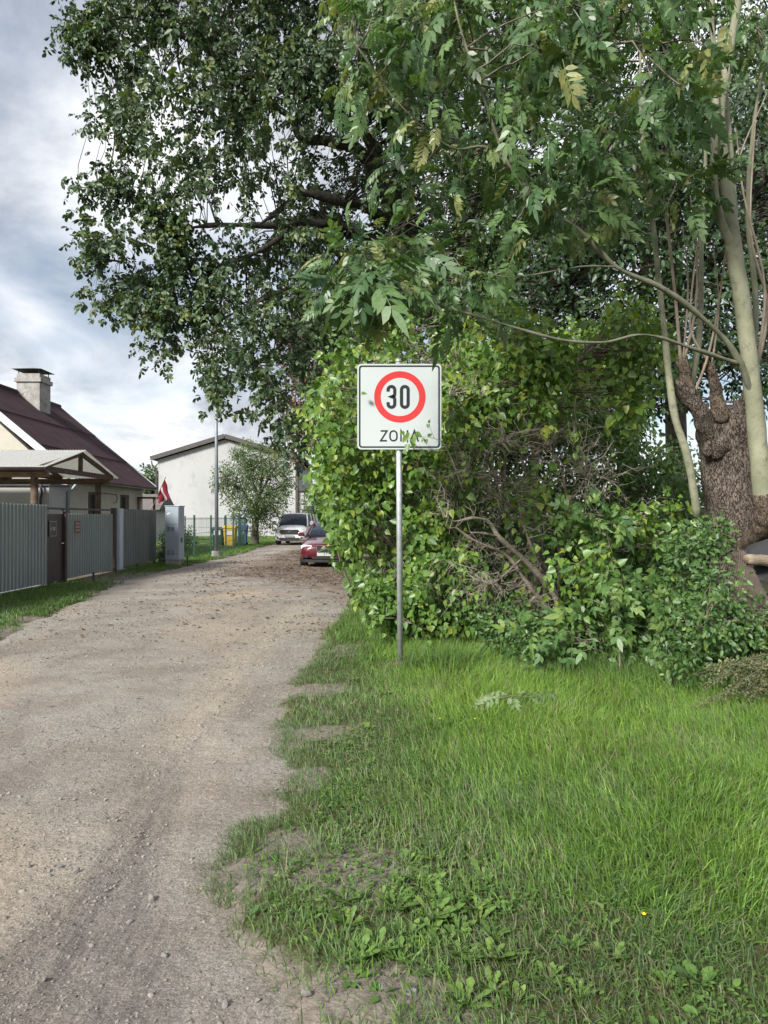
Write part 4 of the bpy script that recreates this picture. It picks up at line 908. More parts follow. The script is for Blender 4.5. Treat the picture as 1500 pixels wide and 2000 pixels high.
roof_ = [(2.06, [(0, 1.35), (.55, 1.30), (.63, 1.325), (.58, 1.365), (0, 1.405)]), (2.8, [(0, 1.37), (.55, 1.34), (.635, 1.365), (.58, 1.41), (0, 1.44)]), (3.55, [(0, 1.33), (.53, 1.28), (.60, 1.31), (.55, 1.355), (0, 1.40)])]
car = vehicle('parked_car', (-1.80, CY, 0), R(-2), 'dark red saloon car parked at the road edge half hidden by drooping leaves', 'car', M['car_red'], body, cab, roof_, (.86, 3.58), .315,
              [((.80, 1.30, .905), (.615, 2.10, 1.355), .035), ((.83, 2.72, .93), (.63, 2.75, 1.37), .03), ((.79, 4.1, .97), (.60, 3.5, 1.34), .05)])
for sg in (1, -1):
    V = [(sg * .40, .055, .57), (sg * .62, .10, .535), (sg * .80, .30, .57), (sg * .815, .42, .66), (sg * .70, .20, .695), (sg * .44, .075, .675)]
    slab('headlight', [(v[0], v[1] - .03, v[2]) for v in (V if sg > 0 else V)], .14, M['lens'], car)
    local(car, 'fog_lamp', MB().tube([(sg * .60, .02, .345), (sg * .60, .10, .345)], .05, 14), M['car_black'])
    local(car, 'mirror', MB().box((sg * .99, 1.62, .985), (.20, .10, .13)), M['car_red'], bevel=.03)
    local(car, 'mirror_arm', MB().bar((sg * .84, 1.62, .93), (sg * .94, 1.62, .95), .05, .04), M['car_black'])
local(car, 'grille', MB().prism([(-.27, .66), (.27, .66), (.23, .47), (-.23, .47)], 1, -.03, .10), M['car_black'])
local(car, 'grille_surround', MB().bar((-.29, -.035, .67), (.29, -.035, .67), .02, .02).bar((-.29, -.035, .67), (-.24, -.035, .46), .02, .02).bar((.29, -.035, .67), (.24, -.035, .46), .02, .02).bar((-.24, -.035, .46), (.24, -.035, .46), .02, .02), M['chrome'])
local(car, 'grille_bar', MB().bar((-.25, -.04, .48), (.25, -.04, .65), .02, .025), M['chrome'])
local(car, 'bumper_lip', MB().prism([(-.80, .36), (-.66, .10), (-.40, -.03), (.40, -.03), (.66, .10), (.80, .36), (.6, .4), (-.6, .4)], 2, .155, .24), M['car_black'], bevel=.01)
local(car, 'air_intake', MB().bx(-.42, .42, -.015, .08, .265, .335), M['car_black'])
local(car, 'number_plate', MB().bx(-.26, .26, -.045, -.03, .355, .465), M['plate'])
# silver van
VY = 40.4
body = [(0.0, prof(.36, .58, .66, .50, .62, .72, .80)), (.07, prof(.27, .72, .79, .50, .76, .82, .90)), (.28, prof(.22, .84, .88, .52, .85, .92, 1.0)), (.65, prof(.20, .87, .91, .56, .88, .99, 1.08)),
        (1.0, prof(.20, .88, .915, .60, .89, 1.05, 1.14)), (1.5, prof(.20, .88, .915, .62, .90, 1.10, 1.18)), (3.0, prof(.20, .88, .915, .62, .90, 1.12, 1.2)), (4.4, prof(.22, .88, .91, .62, .90, 1.12, 1.2)), (4.75, prof(.30, .84, .88, .60, .87, 1.1, 1.18)), (4.82, prof(.4, .78, .82, .60, .80, 1.0, 1.1))]
cab = [(.88, cprof(.80, 1.02, .76, 1.08, 1.11)), (1.62, cprof(.87, 1.05, .70, 1.68, 1.74)), (2.4, cprof(.88, 1.05, .72, 1.74, 1.80)), (4.5, cprof(.88, 1.05, .71, 1.73, 1.79)), (4.76, cprof(.84, 1.05, .66, 1.62, 1.7))]
roof_ = [(1.55, [(0, 1.70), (.64, 1.64), (.735, 1.67), (.69, 1.73), (0, 1.785)]), (2.4, [(0, 1.76), (.66, 1.70), (.755, 1.73), (.70, 1.79), (0, 1.84)]), (4.7, [(0, 1.72), (.64, 1.66), (.74, 1.69), (.68, 1.76), (0, 1.81)])]
van = vehicle('parked_van', (-5.18, VY, 0), R(-3), 'pale silver van with dark grille parked facing along the track', 'van', M['van_silver'], body, cab, roof_, (.92, 3.75), .33,
              [((.86, .92, 1.05), (.715, 1.60, 1.70), .045), ((.89, 2.35, 1.10), (.75, 2.38, 1.73), .05), ((.89, 3.5, 1.10), (.75, 3.5, 1.73), .06), ((.87, 4.65, 1.1), (.73, 4.62, 1.70), .09)])
for sg in (1, -1):
    slab('headlight', [(sg * .50, .03, .77), (sg * .70, .05, .74), (sg * .86, .28, .80), (sg * .885, .42, .93), (sg * .80, .22, .95), (sg * .54, .06, .85)], .14, M['lens'], van)
    local(van, 'mirror', MB().box((sg * 1.06, 1.15, 1.22), (.22, .12, .22)), M['van_silver'], bevel=.03)
    local(van, 'mirror_arm', MB().bar((sg * .86, 1.15, 1.10), (sg * 1.0, 1.15, 1.16), .06, .05), M['car_black'])
    local(van, 'fog_lamp', MB().tube([(sg * .66, .015, .42), (sg * .66, .09, .42)], .055, 14), M['car_black'])
    local(van, 'wiper', MB().bar((sg * .10, .96, 1.125), (sg * .58 - .1, 1.05, 1.19), .02, .015), M['car_black'])
local(van, 'grille', MB().prism([(-.46, .86), (.46, .86), (.56, .74), (.46, .62), (-.46, .62), (-.56, .74)], 1, -.045, .10), M['car_black'])
for z in (.68, .74, .80): local(van, 'grille_slat', MB().bar((-.44, -.048, z), (.44, -.048, z), .012, .014), M['dark_metal'])
local(van, 'badge', MB().prism([(.08 * math.cos(a), .76 + .034 * math.sin(a)) for a in np.linspace(0, 2 * math.pi, 16, endpoint=False)], 1, -.06, -.046), M['chrome'])
local(van, 'air_intake', MB().prism([(-.62, .38), (-.50, .27), (.50, .27), (.62, .38), (.5, .42), (-.5, .42)], 1, -.03, .08), M['car_black'])
pl_ = local(van, 'number_plate', MB().bx(-.26, .26, -.065, -.047, .46, .57), M['plate'])
local(pl_, 'plate_band', MB().bx(-.26, -.215, -.068, -.0655, .46, .57), M['plate_blue'])
for k, xx in enumerate((-.17, -.11, -.05, .03, .09, .15, .21)): local(pl_, 'character', MB().bx(xx - .018, xx + .018, -.068, -.0655, .485, .545), M['car_black'])

# ================================================================= ROAD SIGN
SD = 7.5; K = SD / FOC
sx, sz = P(780, 794, SD)[0], P(780, 794, SD)[2]
sg_ = empty('speed_limit_sign', (sx, SD, 0), 'square white 30 zone speed limit sign with red ring on a galvanised pole', 'sign')
MB().tube([(sx + .012, SD + .045, -.15), (sx, SD + .045, 1.6), (sx - .006, SD + .045, sz + .465)], .030, 20).build('pole', M['galv'], sg_, smooth=True)
MB().tube([(sx - .006, SD + .045, sz + .465), (sx - .006, SD + .045, sz + .485)], .033, 20).build('pole_cap', M['galv'], sg_, smooth=True)
def rrect(w, h, r, n=8):
    o = []
    for cx, cz, a0 in ((w / 2 - r, h / 2 - r, 0), (-w / 2 + r, h / 2 - r, 90), (-w / 2 + r, -h / 2 + r, 180), (w / 2 - r, -h / 2 + r, 270)):
        for k in range(n + 1): a = R(a0 + 90 * k / n); o.append((cx + r * math.cos(a), cz + r * math.sin(a)))
    return o
PW, PH = .856, .872
MB().prism([(sx + u, sz + v) for u, v in rrect(PW, PH, .040)], 1, SD - .002, SD + .010).build('plate', M['sign_white'], sg_)
for zz_ in (sz + .27, sz - .27):
    br = MB().bx(sx - .30, sx + .30, SD + .0102, SD + .016, zz_ - .02, zz_ + .02).build('bracket', M['galv'], sg_)
    MB().tube([(sx - .003, SD + .045, zz_ - .022), (sx - .003, SD + .045, zz_ + .022)], .037, 20).build('clamp', M['galv'], br)
def ring(outer, inner, y, name, mat):
    n = len(outer); V = [(sx + u, y, sz + v) for u, v in outer] + [(sx + u, y, sz + v) for u, v in inner]
    F = [(i, (i + 1) % n, n + (i + 1) % n, n + i) for i in range(n)]
    V2 = [(a, b + .0011, c) for a, b, c in V]; F2 = [tuple(2 * n + k for k in reversed(f)) for f in F]
    E = [(i, 2 * n + i, 2 * n + (i + 1) % n, (i + 1) % n) for i in range(n)] + [(n + (i + 1) % n, 3 * n + (i + 1) % n, 3 * n + i, n + i) for i in range(n)]
    return MB().add(V + V2, F + F2 + E).build(name, mat, sg_)
ring(rrect(PW - .032, PH - .032, .030), rrect(PW - .064, PH - .064, .020), SD - .0036, 'border', M['sign_black'])
def circ(r, cu, cv, n=72): return [(cu + r * math.cos(2 * math.pi * k / n), cv + r * math.sin(2 * math.pi * k / n)) for k in range(n)]
RC = (1 * K, 19 * K)
ring(circ(.2620, *RC), circ(.1955, *RC), SD - .0036, 'ring', M['sign_red'])
def stroke(name, path, w, mat, ox, oz, closed=False, parent=sg_):
    """flat lettering stroke, path in photo px (x right, z up) about (ox, oz) in px from the plate centre"""
    p = [np.array(q, float) for q in path]; n = len(p); Lf, Rt = [], []
    for i in range(n):
        a = p[(i - 1) % n] if (closed or i > 0) else p[i]; b = p[(i + 1) % n] if (closed or i < n - 1) else p[i]
        def nr(u): u = u / (np.linalg.norm(u) + 1e-9); return np.array([-u[1], u[0]])
        n1_ = nr(p[i] - a) if np.linalg.norm(p[i] - a) > 1e-6 else nr(b - p[i]); n2_ = nr(b - p[i]) if np.linalg.norm(b - p[i]) > 1e-6 else n1_
        mi = n1_ + n2_; mi = mi / (np.linalg.norm(mi) + 1e-9); s = w / 2 / max(.35, mi.dot(n1_))
        Lf.append(p[i] + mi * s); Rt.append(p[i] - mi * s)
    def W3(q, dy=0): return (sx + (q[0] + ox) * K, SD - .0036 + dy, sz + (q[1] + oz) * K)
    V = [W3(q) for q in Lf] + [W3(q) for q in Rt] + [W3(q, .0011) for q in Lf] + [W3(q, .0011) for q in Rt]
    F = []; rg = range(n) if closed else range(n - 1)
    for i in rg:
        j = (i + 1) % n; F += [(i, j, n + j, n + i), (2 * n + i, 3 * n + i, 3 * n + j, 2 * n + j), (i, 2 * n + i, 2 * n + j, j), (n + i, n + j, 3 * n + j, 3 * n + i)]
    if not closed: F += [(0, n, 3 * n, 2 * n), (n - 1, 3 * n - 1, 4 * n - 1, 2 * n - 1)]
    return MB().add(V, F).build(name, mat, parent)
def arc(cx, cy, r, a0, a1, n=10, ry=None): ry = ry or r; return [(cx + r * math.cos(R(a0 + (a1 - a0) * k / n)), cy + ry * math.sin(R(a0 + (a1 - a0) * k / n))) for k in range(n + 1)]
bk = M['sign_black']
w = 6.4; hw = 13.0; hh = 40.6; r_ = hw / 2
three = [(0, hh - 10.0), (0, hh - r_)] + arc(r_, hh - r_, r_, 180, 0, 14)[1:] + [(hw, 26.5)] + arc(hw - 5.2, 26.4, 5.2, 0, -75, 6)[1:] + [(7.2, 20.6)] + arc(hw - 5.2, 14.8, 5.2, 75, 0, 6) + [(hw, r_)] + arc(r_, r_, r_, 0, -180, 14)[1:] + [(0, 10.0)]
stroke('numeral', three, w, bk, -22.0, 19 - hh / 2)
zero = arc(r_, hh - r_, r_, 0, 180, 14) + arc(r_, r_, r_, 180, 360, 14)
stroke('numeral', zero, w, bk, 4.2, 19 - hh / 2, closed=True)
lw = 3.1; lh = 19.2; oz = -57.2 - lh / 2
stroke('letter', [(0, lh), (12.2, lh), (0, 0), (12.2, 0)], lw, bk, -36.5, oz)
stroke('letter', arc(6.7, lh - 6.7, 6.7, 0, 180, 12) + arc(6.7, 6.7, 6.7, 180, 360, 12), lw, bk, -18.2, oz, closed=True)
stroke('letter', [(0, -1.5), (0, lh + 1.0), (12.6, -1.0), (12.6, lh + 1.5)], lw, bk, 3.2, oz)
A_ = stroke('letter', [(-.2, -1.5), (7.6, lh + .4), (15.4, -1.5)], lw, bk, 21.8, oz)
stroke('letter_bar', [(3.6, 5.2), (11.6, 5.2)], lw * .9, bk, 21.8, oz, parent=A_)

# ================================================================= TREES AND SHRUBS
# ---- big oak
ob = P(905, 1141, 17); oak = empty('oak_tree', (ob[0], ob[1], 0), 'huge dark oak whose crown hangs over the track', 'tree')
nodes = []
def add(rows, name='limb', seg=9):
    rows = rows if name == 'trunk' else [(a, b, c, e_ * .78) for a, b, c, e_ in rows]
    nodes.append(limb(oak, name, rows, M['oak_bark'], seg, lump=.03, lfreq=5))
add([(912, 1150, 17, .62), (905, 1080, 17, .50), (895, 900, 17, .44), (880, 700, 17, .42), (862, 600, 17, .38)], 'trunk', 14)
add([(862, 600, 17, .33), (800, 460, 16.5, .27), (745, 350, 16, .22), (692, 285, 15.5, .16), (640, 272, 15.2, .14), (590, 266, 15, .11), (562, 222, 15, .08), (500, 190, 14.8, .045)])
add([(745, 350, 16, .18), (707, 252, 15.5, .15), (590, 182, 15, .12), (501, 146, 14.7, .09), (455, 149, 14.6, .08), (399, 89, 14.4, .065), (310, 47, 14.2, .045), (240, 28, 14, .03), (150, 50, 14, .012)])
add([(875, 690, 17, .34), (905, 450, 17.2, .28), (900, 300, 17.5, .22), (860, 100, 17.5, .17), (820, -150, 17.5, .10)])
add([(800, 460, 16.5, .19), (711, 401, 15.8, .14), (670, 392, 15.4, .12), (590, 374, 15, .09), (562, 397, 14.8, .07), (500, 440, 14.6, .035)])
add([(830, 530, 16.6, .18), (690, 446, 16, .13), (590, 434, 15.5, .11), (548, 438, 15.2, .09), (422, 438, 14.8, .065), (343, 441, 14.5, .045), (250, 385, 14.3, .022), (150, 362, 14.2, .008)])
add([(590, 434, 15.5, .07), (473, 504, 15, .05), (352, 523, 14.8, .03), (200, 505, 14.6, .012)])
add([(905, 450, 17.2, .20), (1000, 250, 17.5, .17), (1070, 75, 18, .15), (1110, -120, 18, .10)])
add([(880, 690, 17, .22), (990, 500, 17.5, .16), (1150, 300, 18, .11), (1320, 100, 18, .06)])
add([(868, 640, 17, .18), (720, 600, 15.6, .11), (590, 640, 14.9, .07), (500, 720, 14.7, .03)])
add([(720, 600, 15.6, .09), (640, 540, 15, .07), (500, 590, 14.6, .045), (400, 640, 14.5, .02)])
add([(860, 100, 17.5, .12), (700, 20, 16, .09), (520, -60, 15, .05), (380, -120, 14.5, .02)])
skel = np.vstack(nodes)
MAIN = [(190, -260), (195, 10), (235, 110), (225, 235), (280, 305), (335, 340), (350, 395), (415, 370), (425, 350), (470, 400), (455, 440), (400, 465), (415, 560), (400, 640), (405, 760), (430, 800), (450, 750), (495, 800), (520, 850), (550, 905), (580, 890), (610, 820), (700, 720), (900, 660), (1180, 520), (1180, -260)]
holes = [(440, 392, 30), (360, 512, 20), (620, 300, 22), (655, 325, 14), (345, 600, 18), (470, 560, 12), (385, 590, 12), (300, 130, 10), (690, 700, 16), (730, 690, 16), (520, 420, 10)]
C = [sample(MAIN, 1480, 13.2, 20.0, holes, clump=.49), sample(MAIN, 520, 12.6, 14.5, holes, clump=.52, seed=3),
     sample([(105, 72), (150, 22), (205, 0), (210, 120), (165, 138), (140, 100)], 42, 13.6, 14.6),
     sample([(170, 238), (185, 195), (240, 180), (250, 240), (200, 245)], 14, 14, 14.8),
     sample([(132, 372), (150, 350), (210, 345), (300, 375), (340, 410), (320, 430), (230, 380)], 26, 14, 14.6),
     sample([(150, 455), (230, 430), (340, 420), (370, 470), (330, 540), (285, 520), (235, 590), (190, 600), (165, 530)], 62, 14, 15.2, clump=.40),
     sample([(245, 565), (320, 545), (400, 470), (420, 560), (410, 640), (345, 640), (312, 712), (285, 705), (262, 640)], 72, 14, 15.2, clump=.38),
     sample([(395, 690), (425, 690), (430, 790), (408, 785)], 10, 14.2, 14.8)]
C = np.vstack(C)
PTo = twigs(oak, C, skel, .013, .003, M['oak_bark'], sag=.10, kink=.05).reshape(-1, 5, 3)
C2 = PTo[:, 1:4].reshape(-1, 3); C2 = C2[rng.random(len(C2)) < .32]
a_ = sprays(C, 9, (.18, .20, .25), .205, droop=.75, out=(-.3, -.5, .8), vmean=.46, vsd=.22, cl_sd=.24, size_sd=.22); b_ = sprays(C2, 2.5, (.10, .10, .12), .19, droop=.7, out=(-.3, -.5, .8), vmean=.45, vsd=.22, cl_sd=.2)
pos, t, n_, sc, va = [np.concatenate(z_) for z_ in zip(a_, b_)]
foliage(oak, T_SPRIG, 'oak', M['oak_leaf'], pos, t, n_, sc, va, 'crown')

# ---- dense trees behind the ash
def back_tree(name, label, base, polys, trunkrows, tmpl, size, mat, per, spread, vmean=.4, out=(-.3, -.5, .8), bark='trunk_dark', droop=.4):
    e = empty(name, (base[0], base[1], 0), label, 'tree'); nd = []
    for i, r in enumerate(trunkrows): nd.append(limb(e, 'trunk' if i == 0 else 'limb', r, M[bark], 9, lump=.02, lfreq=6))
    c = np.vstack([sample(*p[:4], holes=p[4] if len(p) > 4 else (), clump=p[5] if len(p) > 5 else 0) for p in polys])
    pos, t, n, s, v = sprays(c, per, spread, size, droop=droop, out=out, vmean=vmean)
    foliage(e, tmpl, name, mat, pos, t, n, s, v, 'crown'); twigs(e, c, np.vstack(nd), .016, .004, M[bark], sag=.06)
    return e
back_tree('maple_tree', 'dark leafy maple rising behind the pollarded stump', P(1235, 1100, 13.5),
          [([(960, 640), (1010, 380), (1180, 180), (1520, 120), (1700, 300), (1650, 780), (1300, 800), (1150, 860), (1000, 830)], 1150, 11.0, 16.0, [(1290, 830, 34), (1475, 655, 26), (1420, 250, 14), (1290, 260, 22), (1300, 340, 14), (1455, 350, 16), (1365, 480, 14), (1250, 850, 20)], .38)],
          [[(1235, 1180, 13.5, .26), (1225, 900, 13.5, .20), (1240, 700, 13.5, .17), (1280, 450, 13.5, .12), (1320, 200, 13.5, .06)], [(1230, 800, 13.5, .12), (1150, 650, 13, .08), (1080, 500, 13, .04)], [(1240, 700, 13.5, .12), (1380, 520, 13.5, .08), (1500, 350, 13.5, .04)], [(1236, 760, 13.5, .10), (1400, 700, 14, .07), (1560, 600, 14, .03)]],
          T_OV4, .105, M['dark_leaf'], 34, (.20, .20, .20), .40)
back_tree('lime_tree', 'tall dark tree whose crown fills the top right behind the ash stems', P(1330, 1080, 19),
          [([(1000, -260), (1700, -260), (1700, 420), (1400, 480), (1150, 460), (1000, 300)], 900, 17.0, 22.0, [(1290, 265, 20), (1430, 240, 16), (1060, 110, 26), (1000, 100, 20), (1470, 320, 14)], .42)],
          [[(1330, 1130, 19, .3), (1320, 800, 19, .26), (1310, 400, 19, .2), (1300, 50, 19, .14), (1290, -200, 19, .06)], [(1315, 500, 19, .12), (1450, 250, 19, .08), (1560, 50, 19, .04)], [(1310, 400, 19, .12), (1180, 200, 18.5, .08), (1080, 20, 18, .04)]],
          T_OV4, .135, M['dark_leaf'], 32, (.27, .27, .27), .36)
back_tree('chestnut_tree', 'tree with rusty brown scorched leaves beneath the oak crown', P(660, 1080, 26),
          [([(560, 640), (600, 590), (700, 600), (760, 660), (740, 760), (660, 850), (580, 900), (555, 800)], 210, 23.5, 28.0, (), .36)],
          [[(655, 1100, 26, .2), (650, 950, 26, .17), (660, 800, 26, .13), (650, 650, 26, .07), (640, 600, 26, .03)], [(655, 820, 26, .08), (600, 760, 25.5, .05), (565, 700, 25, .02)], [(658, 780, 26, .07), (720, 700, 26, .04), (745, 670, 26, .02)]],
          T_OV4, .15, M['brown_leaf'], 22, (.26, .26, .26), .35, droop=.9)
back_tree('apple_tree', 'small round fruit tree with airy crown before the white building', P(499, 1065, 40.6),
          [([(410, 955), (430, 915), (455, 880), (480, 862), (530, 870), (560, 905), (572, 950), (560, 990), (535, 1000), (500, 1010), (460, 1005), (440, 975)], 330, 38.4, 42.8, (), .30), ([(448, 990), (470, 985), (545, 985), (540, 1040), (515, 1050), (470, 1045)], 60, 39.5, 41.5, (), .3)],
          [[(499, 1067, 40.6, .24), (498, 1030, 40.6, .20), (500, 1000, 40.6, .17), (508, 965, 40.6, .10), (512, 920, 40.6, .05)], [(500, 1005, 40.6, .12), (480, 965, 40.4, .08), (450, 945, 40, .04), (420, 945, 39.5, .015)], [(502, 990, 40.6, .10), (530, 960, 41, .07), (560, 945, 41, .03)], [(505, 975, 40.6, .08), (490, 930, 41, .05), (470, 890, 41, .02)], [(508, 965, 40.6, .07), (535, 915, 40, .04), (545, 885, 40, .02)]],
          T_SMALL, .125, M['apple_leaf'], 32, (.20, .20, .20), .5)
back_tree('far_tree', 'rounded green tree showing above the shed roof', np.array([-17.2, 62, 0]),
          [([(275, 935), (285, 922), (300, 920), (318, 930), (320, 975), (280, 975)], 70, 61, 64)], [[(292, 1044, 62, .2), (293, 990, 62, .16), (297, 950, 62, .08)]], T_SMALL, .34, M['oak_leaf'], 26, (.45, .45, .4), .5)
back_tree('far_tree', 'dark trees closing the end of the track behind the red car', np.array([2.0, 55, 0]),
          [([(600, 940), (680, 900), (800, 900), (960, 920), (960, 1035), (610, 1035)], 240, 52, 57)], [[(740, 1050, 55, .2), (742, 990, 55, .16), (745, 930, 55, .08)], [(860, 1050, 55, .2), (862, 990, 55, .16), (865, 930, 55, .08)]], T_SMALL, .32, M['oak_leaf'], 26, (.5, .5, .4), .4)

# ---- pollarded stump with ash stems
ash = empty('ash_tree', (P(1425, 1300, 7.5)[0], 7.5, 0), 'pollarded ash with thick knobbly brown stump and smooth pale stems', 'tree')
an_ = []
limb(ash, 'stump', [(1432, 1325, 7.5, .38), (1428, 1250, 7.5, .29), (1427, 1120, 7.5, .250), (1427, 1000, 7.5, .238), (1426, 920, 7.5, .250), (1426, 878, 7.5, .285), (1426, 845, 7.5, .315), (1430, 820, 7.5, .285), (1434, 800, 7.5, .18), (1436, 790, 7.5, .05)], M['stump_bark'], 48, 9, lump=.030, lfreq=8)
for (a, b, dd, rr) in ((1392, 838, 7.30, .085), (1438, 832, 7.33, .14), (1408, 868, 7.32, .13), (1456, 850, 7.28, .085), (1385, 872, 7.34, .07), (1448, 800, 7.3, .09), (1400, 806, 7.3, .08)):
    limb(ash, 'burl', [(a, b + rr * 190, dd + .03, .01), (a, b + rr * 130, dd, rr * .75), (a + 2, b, dd, rr), (a - 2, b - rr * 120, dd + .02, rr * .7), (a, b - rr * 180, dd + .05, .01)], M['stump_bark'], 14, 5, lump=.03, lfreq=17)
limb(ash, 'stub', [(1398, 862, 7.36, .12), (1378, 822, 7.28, .088), (1358, 790, 7.24, .080), (1340, 764, 7.22, .092), (1330, 748, 7.2, .075), (1326, 738, 7.2, .03)], M['stump_bark'], 16, 7, lump=.024, lfreq=18)
limb(ash, 'stub', [(1342, 770, 7.21, .07), (1338, 735, 7.2, .055), (1334, 708, 7.2, .058), (1333, 702, 7.2, .03)], M['stub_bark'], 12, 6, lump=.016, lfreq=22)
limb(ash, 'stub', [(1410, 820, 7.3, .09), (1400, 775, 7.24, .060), (1393, 742, 7.2, .048), (1384, 716, 7.18, .055), (1380, 707, 7.18, .03)], M['stub_bark'], 12, 6, lump=.018, lfreq=20)
limb(ash, 'stub', [(1452, 830, 7.32, .12), (1464, 780, 7.28, .085), (1470, 752, 7.28, .075), (1474, 738, 7.28, .04)], M['stump_bark'], 12, 6, lump=.022, lfreq=18)
limb(ash, 'stem_base', [(1440, 1080, 7.45, .09), (1480, 1045, 7.05, .09), (1500, 1012, 6.87, .118), (1498, 985, 6.82, .118), (1494, 962, 6.8, .106)], M['stub_bark'], 18, 7, lump=.016, lfreq=22)
def stem(rows, name='stem', mat='ash_bark', seg=12, lump=.006):
    if name == 'stem': rows = [(a, b, c, e_ * .71) for a, b, c, e_ in rows]
    if name == 'branch': mat = 'ash_branch'; rows = [(a, b, c, max(.003, e_ * .50)) for a, b, c, e_ in rows]
    q = limb(ash, name, rows, M[mat], seg, 6, lump=lump, lfreq=14); an_.append(q); return q
stem([(1494, 985, 6.8, .135), (1484, 900, 6.8, .118), (1472, 770, 6.8, .112), (1452, 600, 6.8, .104), (1434, 480, 6.8, .098), (1418, 340, 6.8, .083), (1408, 230, 6.8, .07), (1425, 110, 6.8, .055), (1445, 0, 6.8, .05), (1460, -150, 6.8, .04)])
stem([(1443, 500, 6.8, .062), (1410, 430, 6.75, .056), (1395, 340, 6.7, .050), (1400, 220, 6.7, .045), (1395, 60, 6.7, .035), (1390, -100, 6.7, .025)])
stem([(1438, 440, 6.85, .04), (1430, 300, 6.95, .034), (1418, 170, 7.0, .028), (1408, 60, 7.0, .02)])
stem([(1362, 1010, 7.2, .052), (1345, 900, 7.1, .050), (1316, 800, 7.1, .046), (1298, 640, 7.1, .042), (1280, 470, 7.1, .038), (1264, 330, 7.1, .033), (1252, 190, 7.1, .026), (1255, 40, 7.1, .018)])
stem([(1470, 770, 6.78, .06), (1442, 700, 6.7, .052), (1395, 640, 6.6, .048), (1300, 565, 6.4, .044), (1205, 520, 6.3, .040), (1130, 445, 6.2, .037), (1050, 395, 6.1, .033), (990, 310, 6.0, .028), (950, 200, 5.9, .022), (905, 70, 5.8, .015), (880, -40, 5.8, .008)], 'branch')
stem([(1448, 712, 6.72, .036), (1360, 682, 6.5, .029), (1262, 653, 6.3, .027), (1180, 668, 6.2, .025), (1090, 662, 6.1, .023), (960, 625, 6.0, .020), (840, 588, 5.9, .016), (750, 535, 5.8, .010), (690, 480, 5.8, .005)], 'branch')
stem([(1050, 395, 6.1, .022), (960, 290, 6.0, .018), (880, 285, 5.9, .014), (780, 200, 5.8, .010), (700, 90, 5.8, .005)], 'branch', seg=8)
stem([(1205, 520, 6.3, .022), (1130, 520, 6.2, .016), (1000, 540, 6.1, .011), (900, 520, 6.0, .006)], 'branch', seg=8)
stem([(1415, 350, 6.8, .022), (1340, 333, 6.7, .016), (1260, 335, 6.6, .012), (1180, 300, 6.4, .006)], 'branch', seg=8)
stem([(1405, 230, 6.8, .02), (1300, 120, 6.3, .014), (1200, 60, 6.0, .008)], 'branch', seg=8)
stem([(1345, 800, 7.5, .045), (1368, 640, 7.6, .04), (1372, 470, 7.6, .036), (1380, 300, 7.6, .03), (1372, 120, 7.6, .02)])
stem([(1460, 790, 7.6, .05), (1478, 600, 7.7, .04), (1462, 420, 7.7, .034), (1474, 250, 7.7, .026), (1500, 80, 7.7, .016)])
for rows in ([(1330, 705, 7.2, .018), (1322, 600, 7.2, .016), (1310, 480, 7.2, .015), (1304, 405, 7.2, .012), (1322, 360, 7.2, .008), (1326, 300, 7.2, .005)], [(1304, 410, 7.2, .010), (1290, 385, 7.2, .008), (1275, 375, 7.2, .005)],
             [(1338, 700, 7.2, .014), (1360, 600, 7.2, .012), (1362, 480, 7.2, .010), (1350, 380, 7.2, .006)], [(1384, 706, 7.15, .013), (1350, 640, 7.1, .011), (1358, 520, 7.0, .008), (1370, 440, 7.0, .005)],
             [(1348, 790, 7.2, .016), (1385, 690, 7.1, .012), (1410, 560, 7.0, .009), (1440, 330, 6.9, .007), (1500, 180, 6.8, .004)], [(1476, 740, 7.2, .016), (1495, 560, 7.1, .012), (1455, 380, 7.1, .009), (1440, 250, 7.1, .005)],
             [(1470, 760, 7.3, .02), (1500, 600, 7.4, .016), (1468, 450, 7.4, .012), (1480, 200, 7.4, .006)], [(1332, 740, 7.2, .010), (1345, 560, 7.3, .008), (1335, 440, 7.3, .005)], [(1390, 720, 7.2, .010), (1405, 600, 7.3, .008), (1395, 480, 7.3, .004)]):
    stem(rows, 'shoot', 'shoot_bark', 7, 0)
# ash foliage
AC = np.vstack([
    sample([(650, 0), (700, -80), (900, -80), (930, 110), (860, 220), (720, 260), (680, 220), (665, 110)], 46, 5.6, 6.8, clump=.42),
    sample([(680, 320), (760, 260), (900, 240), (1050, 340), (1090, 450), (1000, 500), (900, 400), (780, 390)], 32, 5.8, 6.9, clump=.42),
    sample([(650, 580), (665, 470), (720, 440), (815, 470), (830, 530), (790, 590), (720, 620), (665, 610)], 38, 5.6, 6.2),
    sample([(880, 540), (960, 530), (1000, 590), (900, 610)], 6, 5.8, 6.3),
    sample([(900, -80), (1230, -80), (1290, 120), (1190, 300), (1050, 310), (940, 140)], 58, 5.6, 7.2, clump=.42),
    sample([(1100, 330), (1260, 270), (1290, 340), (1200, 490), (1120, 450)], 20, 6.0, 6.9),
    sample([(1240, -80), (1390, -80), (1385, 150), (1370, 210), (1300, 240), (1260, 120)], 28, 5.4, 6.5),
    sample([(1400, -80), (1560, -80), (1560, 200), (1450, 150)], 14, 7.3, 8.2),
    sample([(1320, 340), (1390, 330), (1380, 410), (1330, 420)], 6, 6.2, 6.8)])
pos, t, n_, sc, va = sprays(AC, 6, (.12, .12, .10), .195, droop=.38, out=(-.3, -.45, .8), vmean=.55, vsd=.22, cl_sd=.2, size_sd=.26)
foliage(ash, T_ASH, 'ash', M['ash_leaf'], pos, t, n_, sc, va, 'leaves', 300)
twigs(ash, AC, np.vstack(an_), .008, .003, M['twig'], sag=.04)

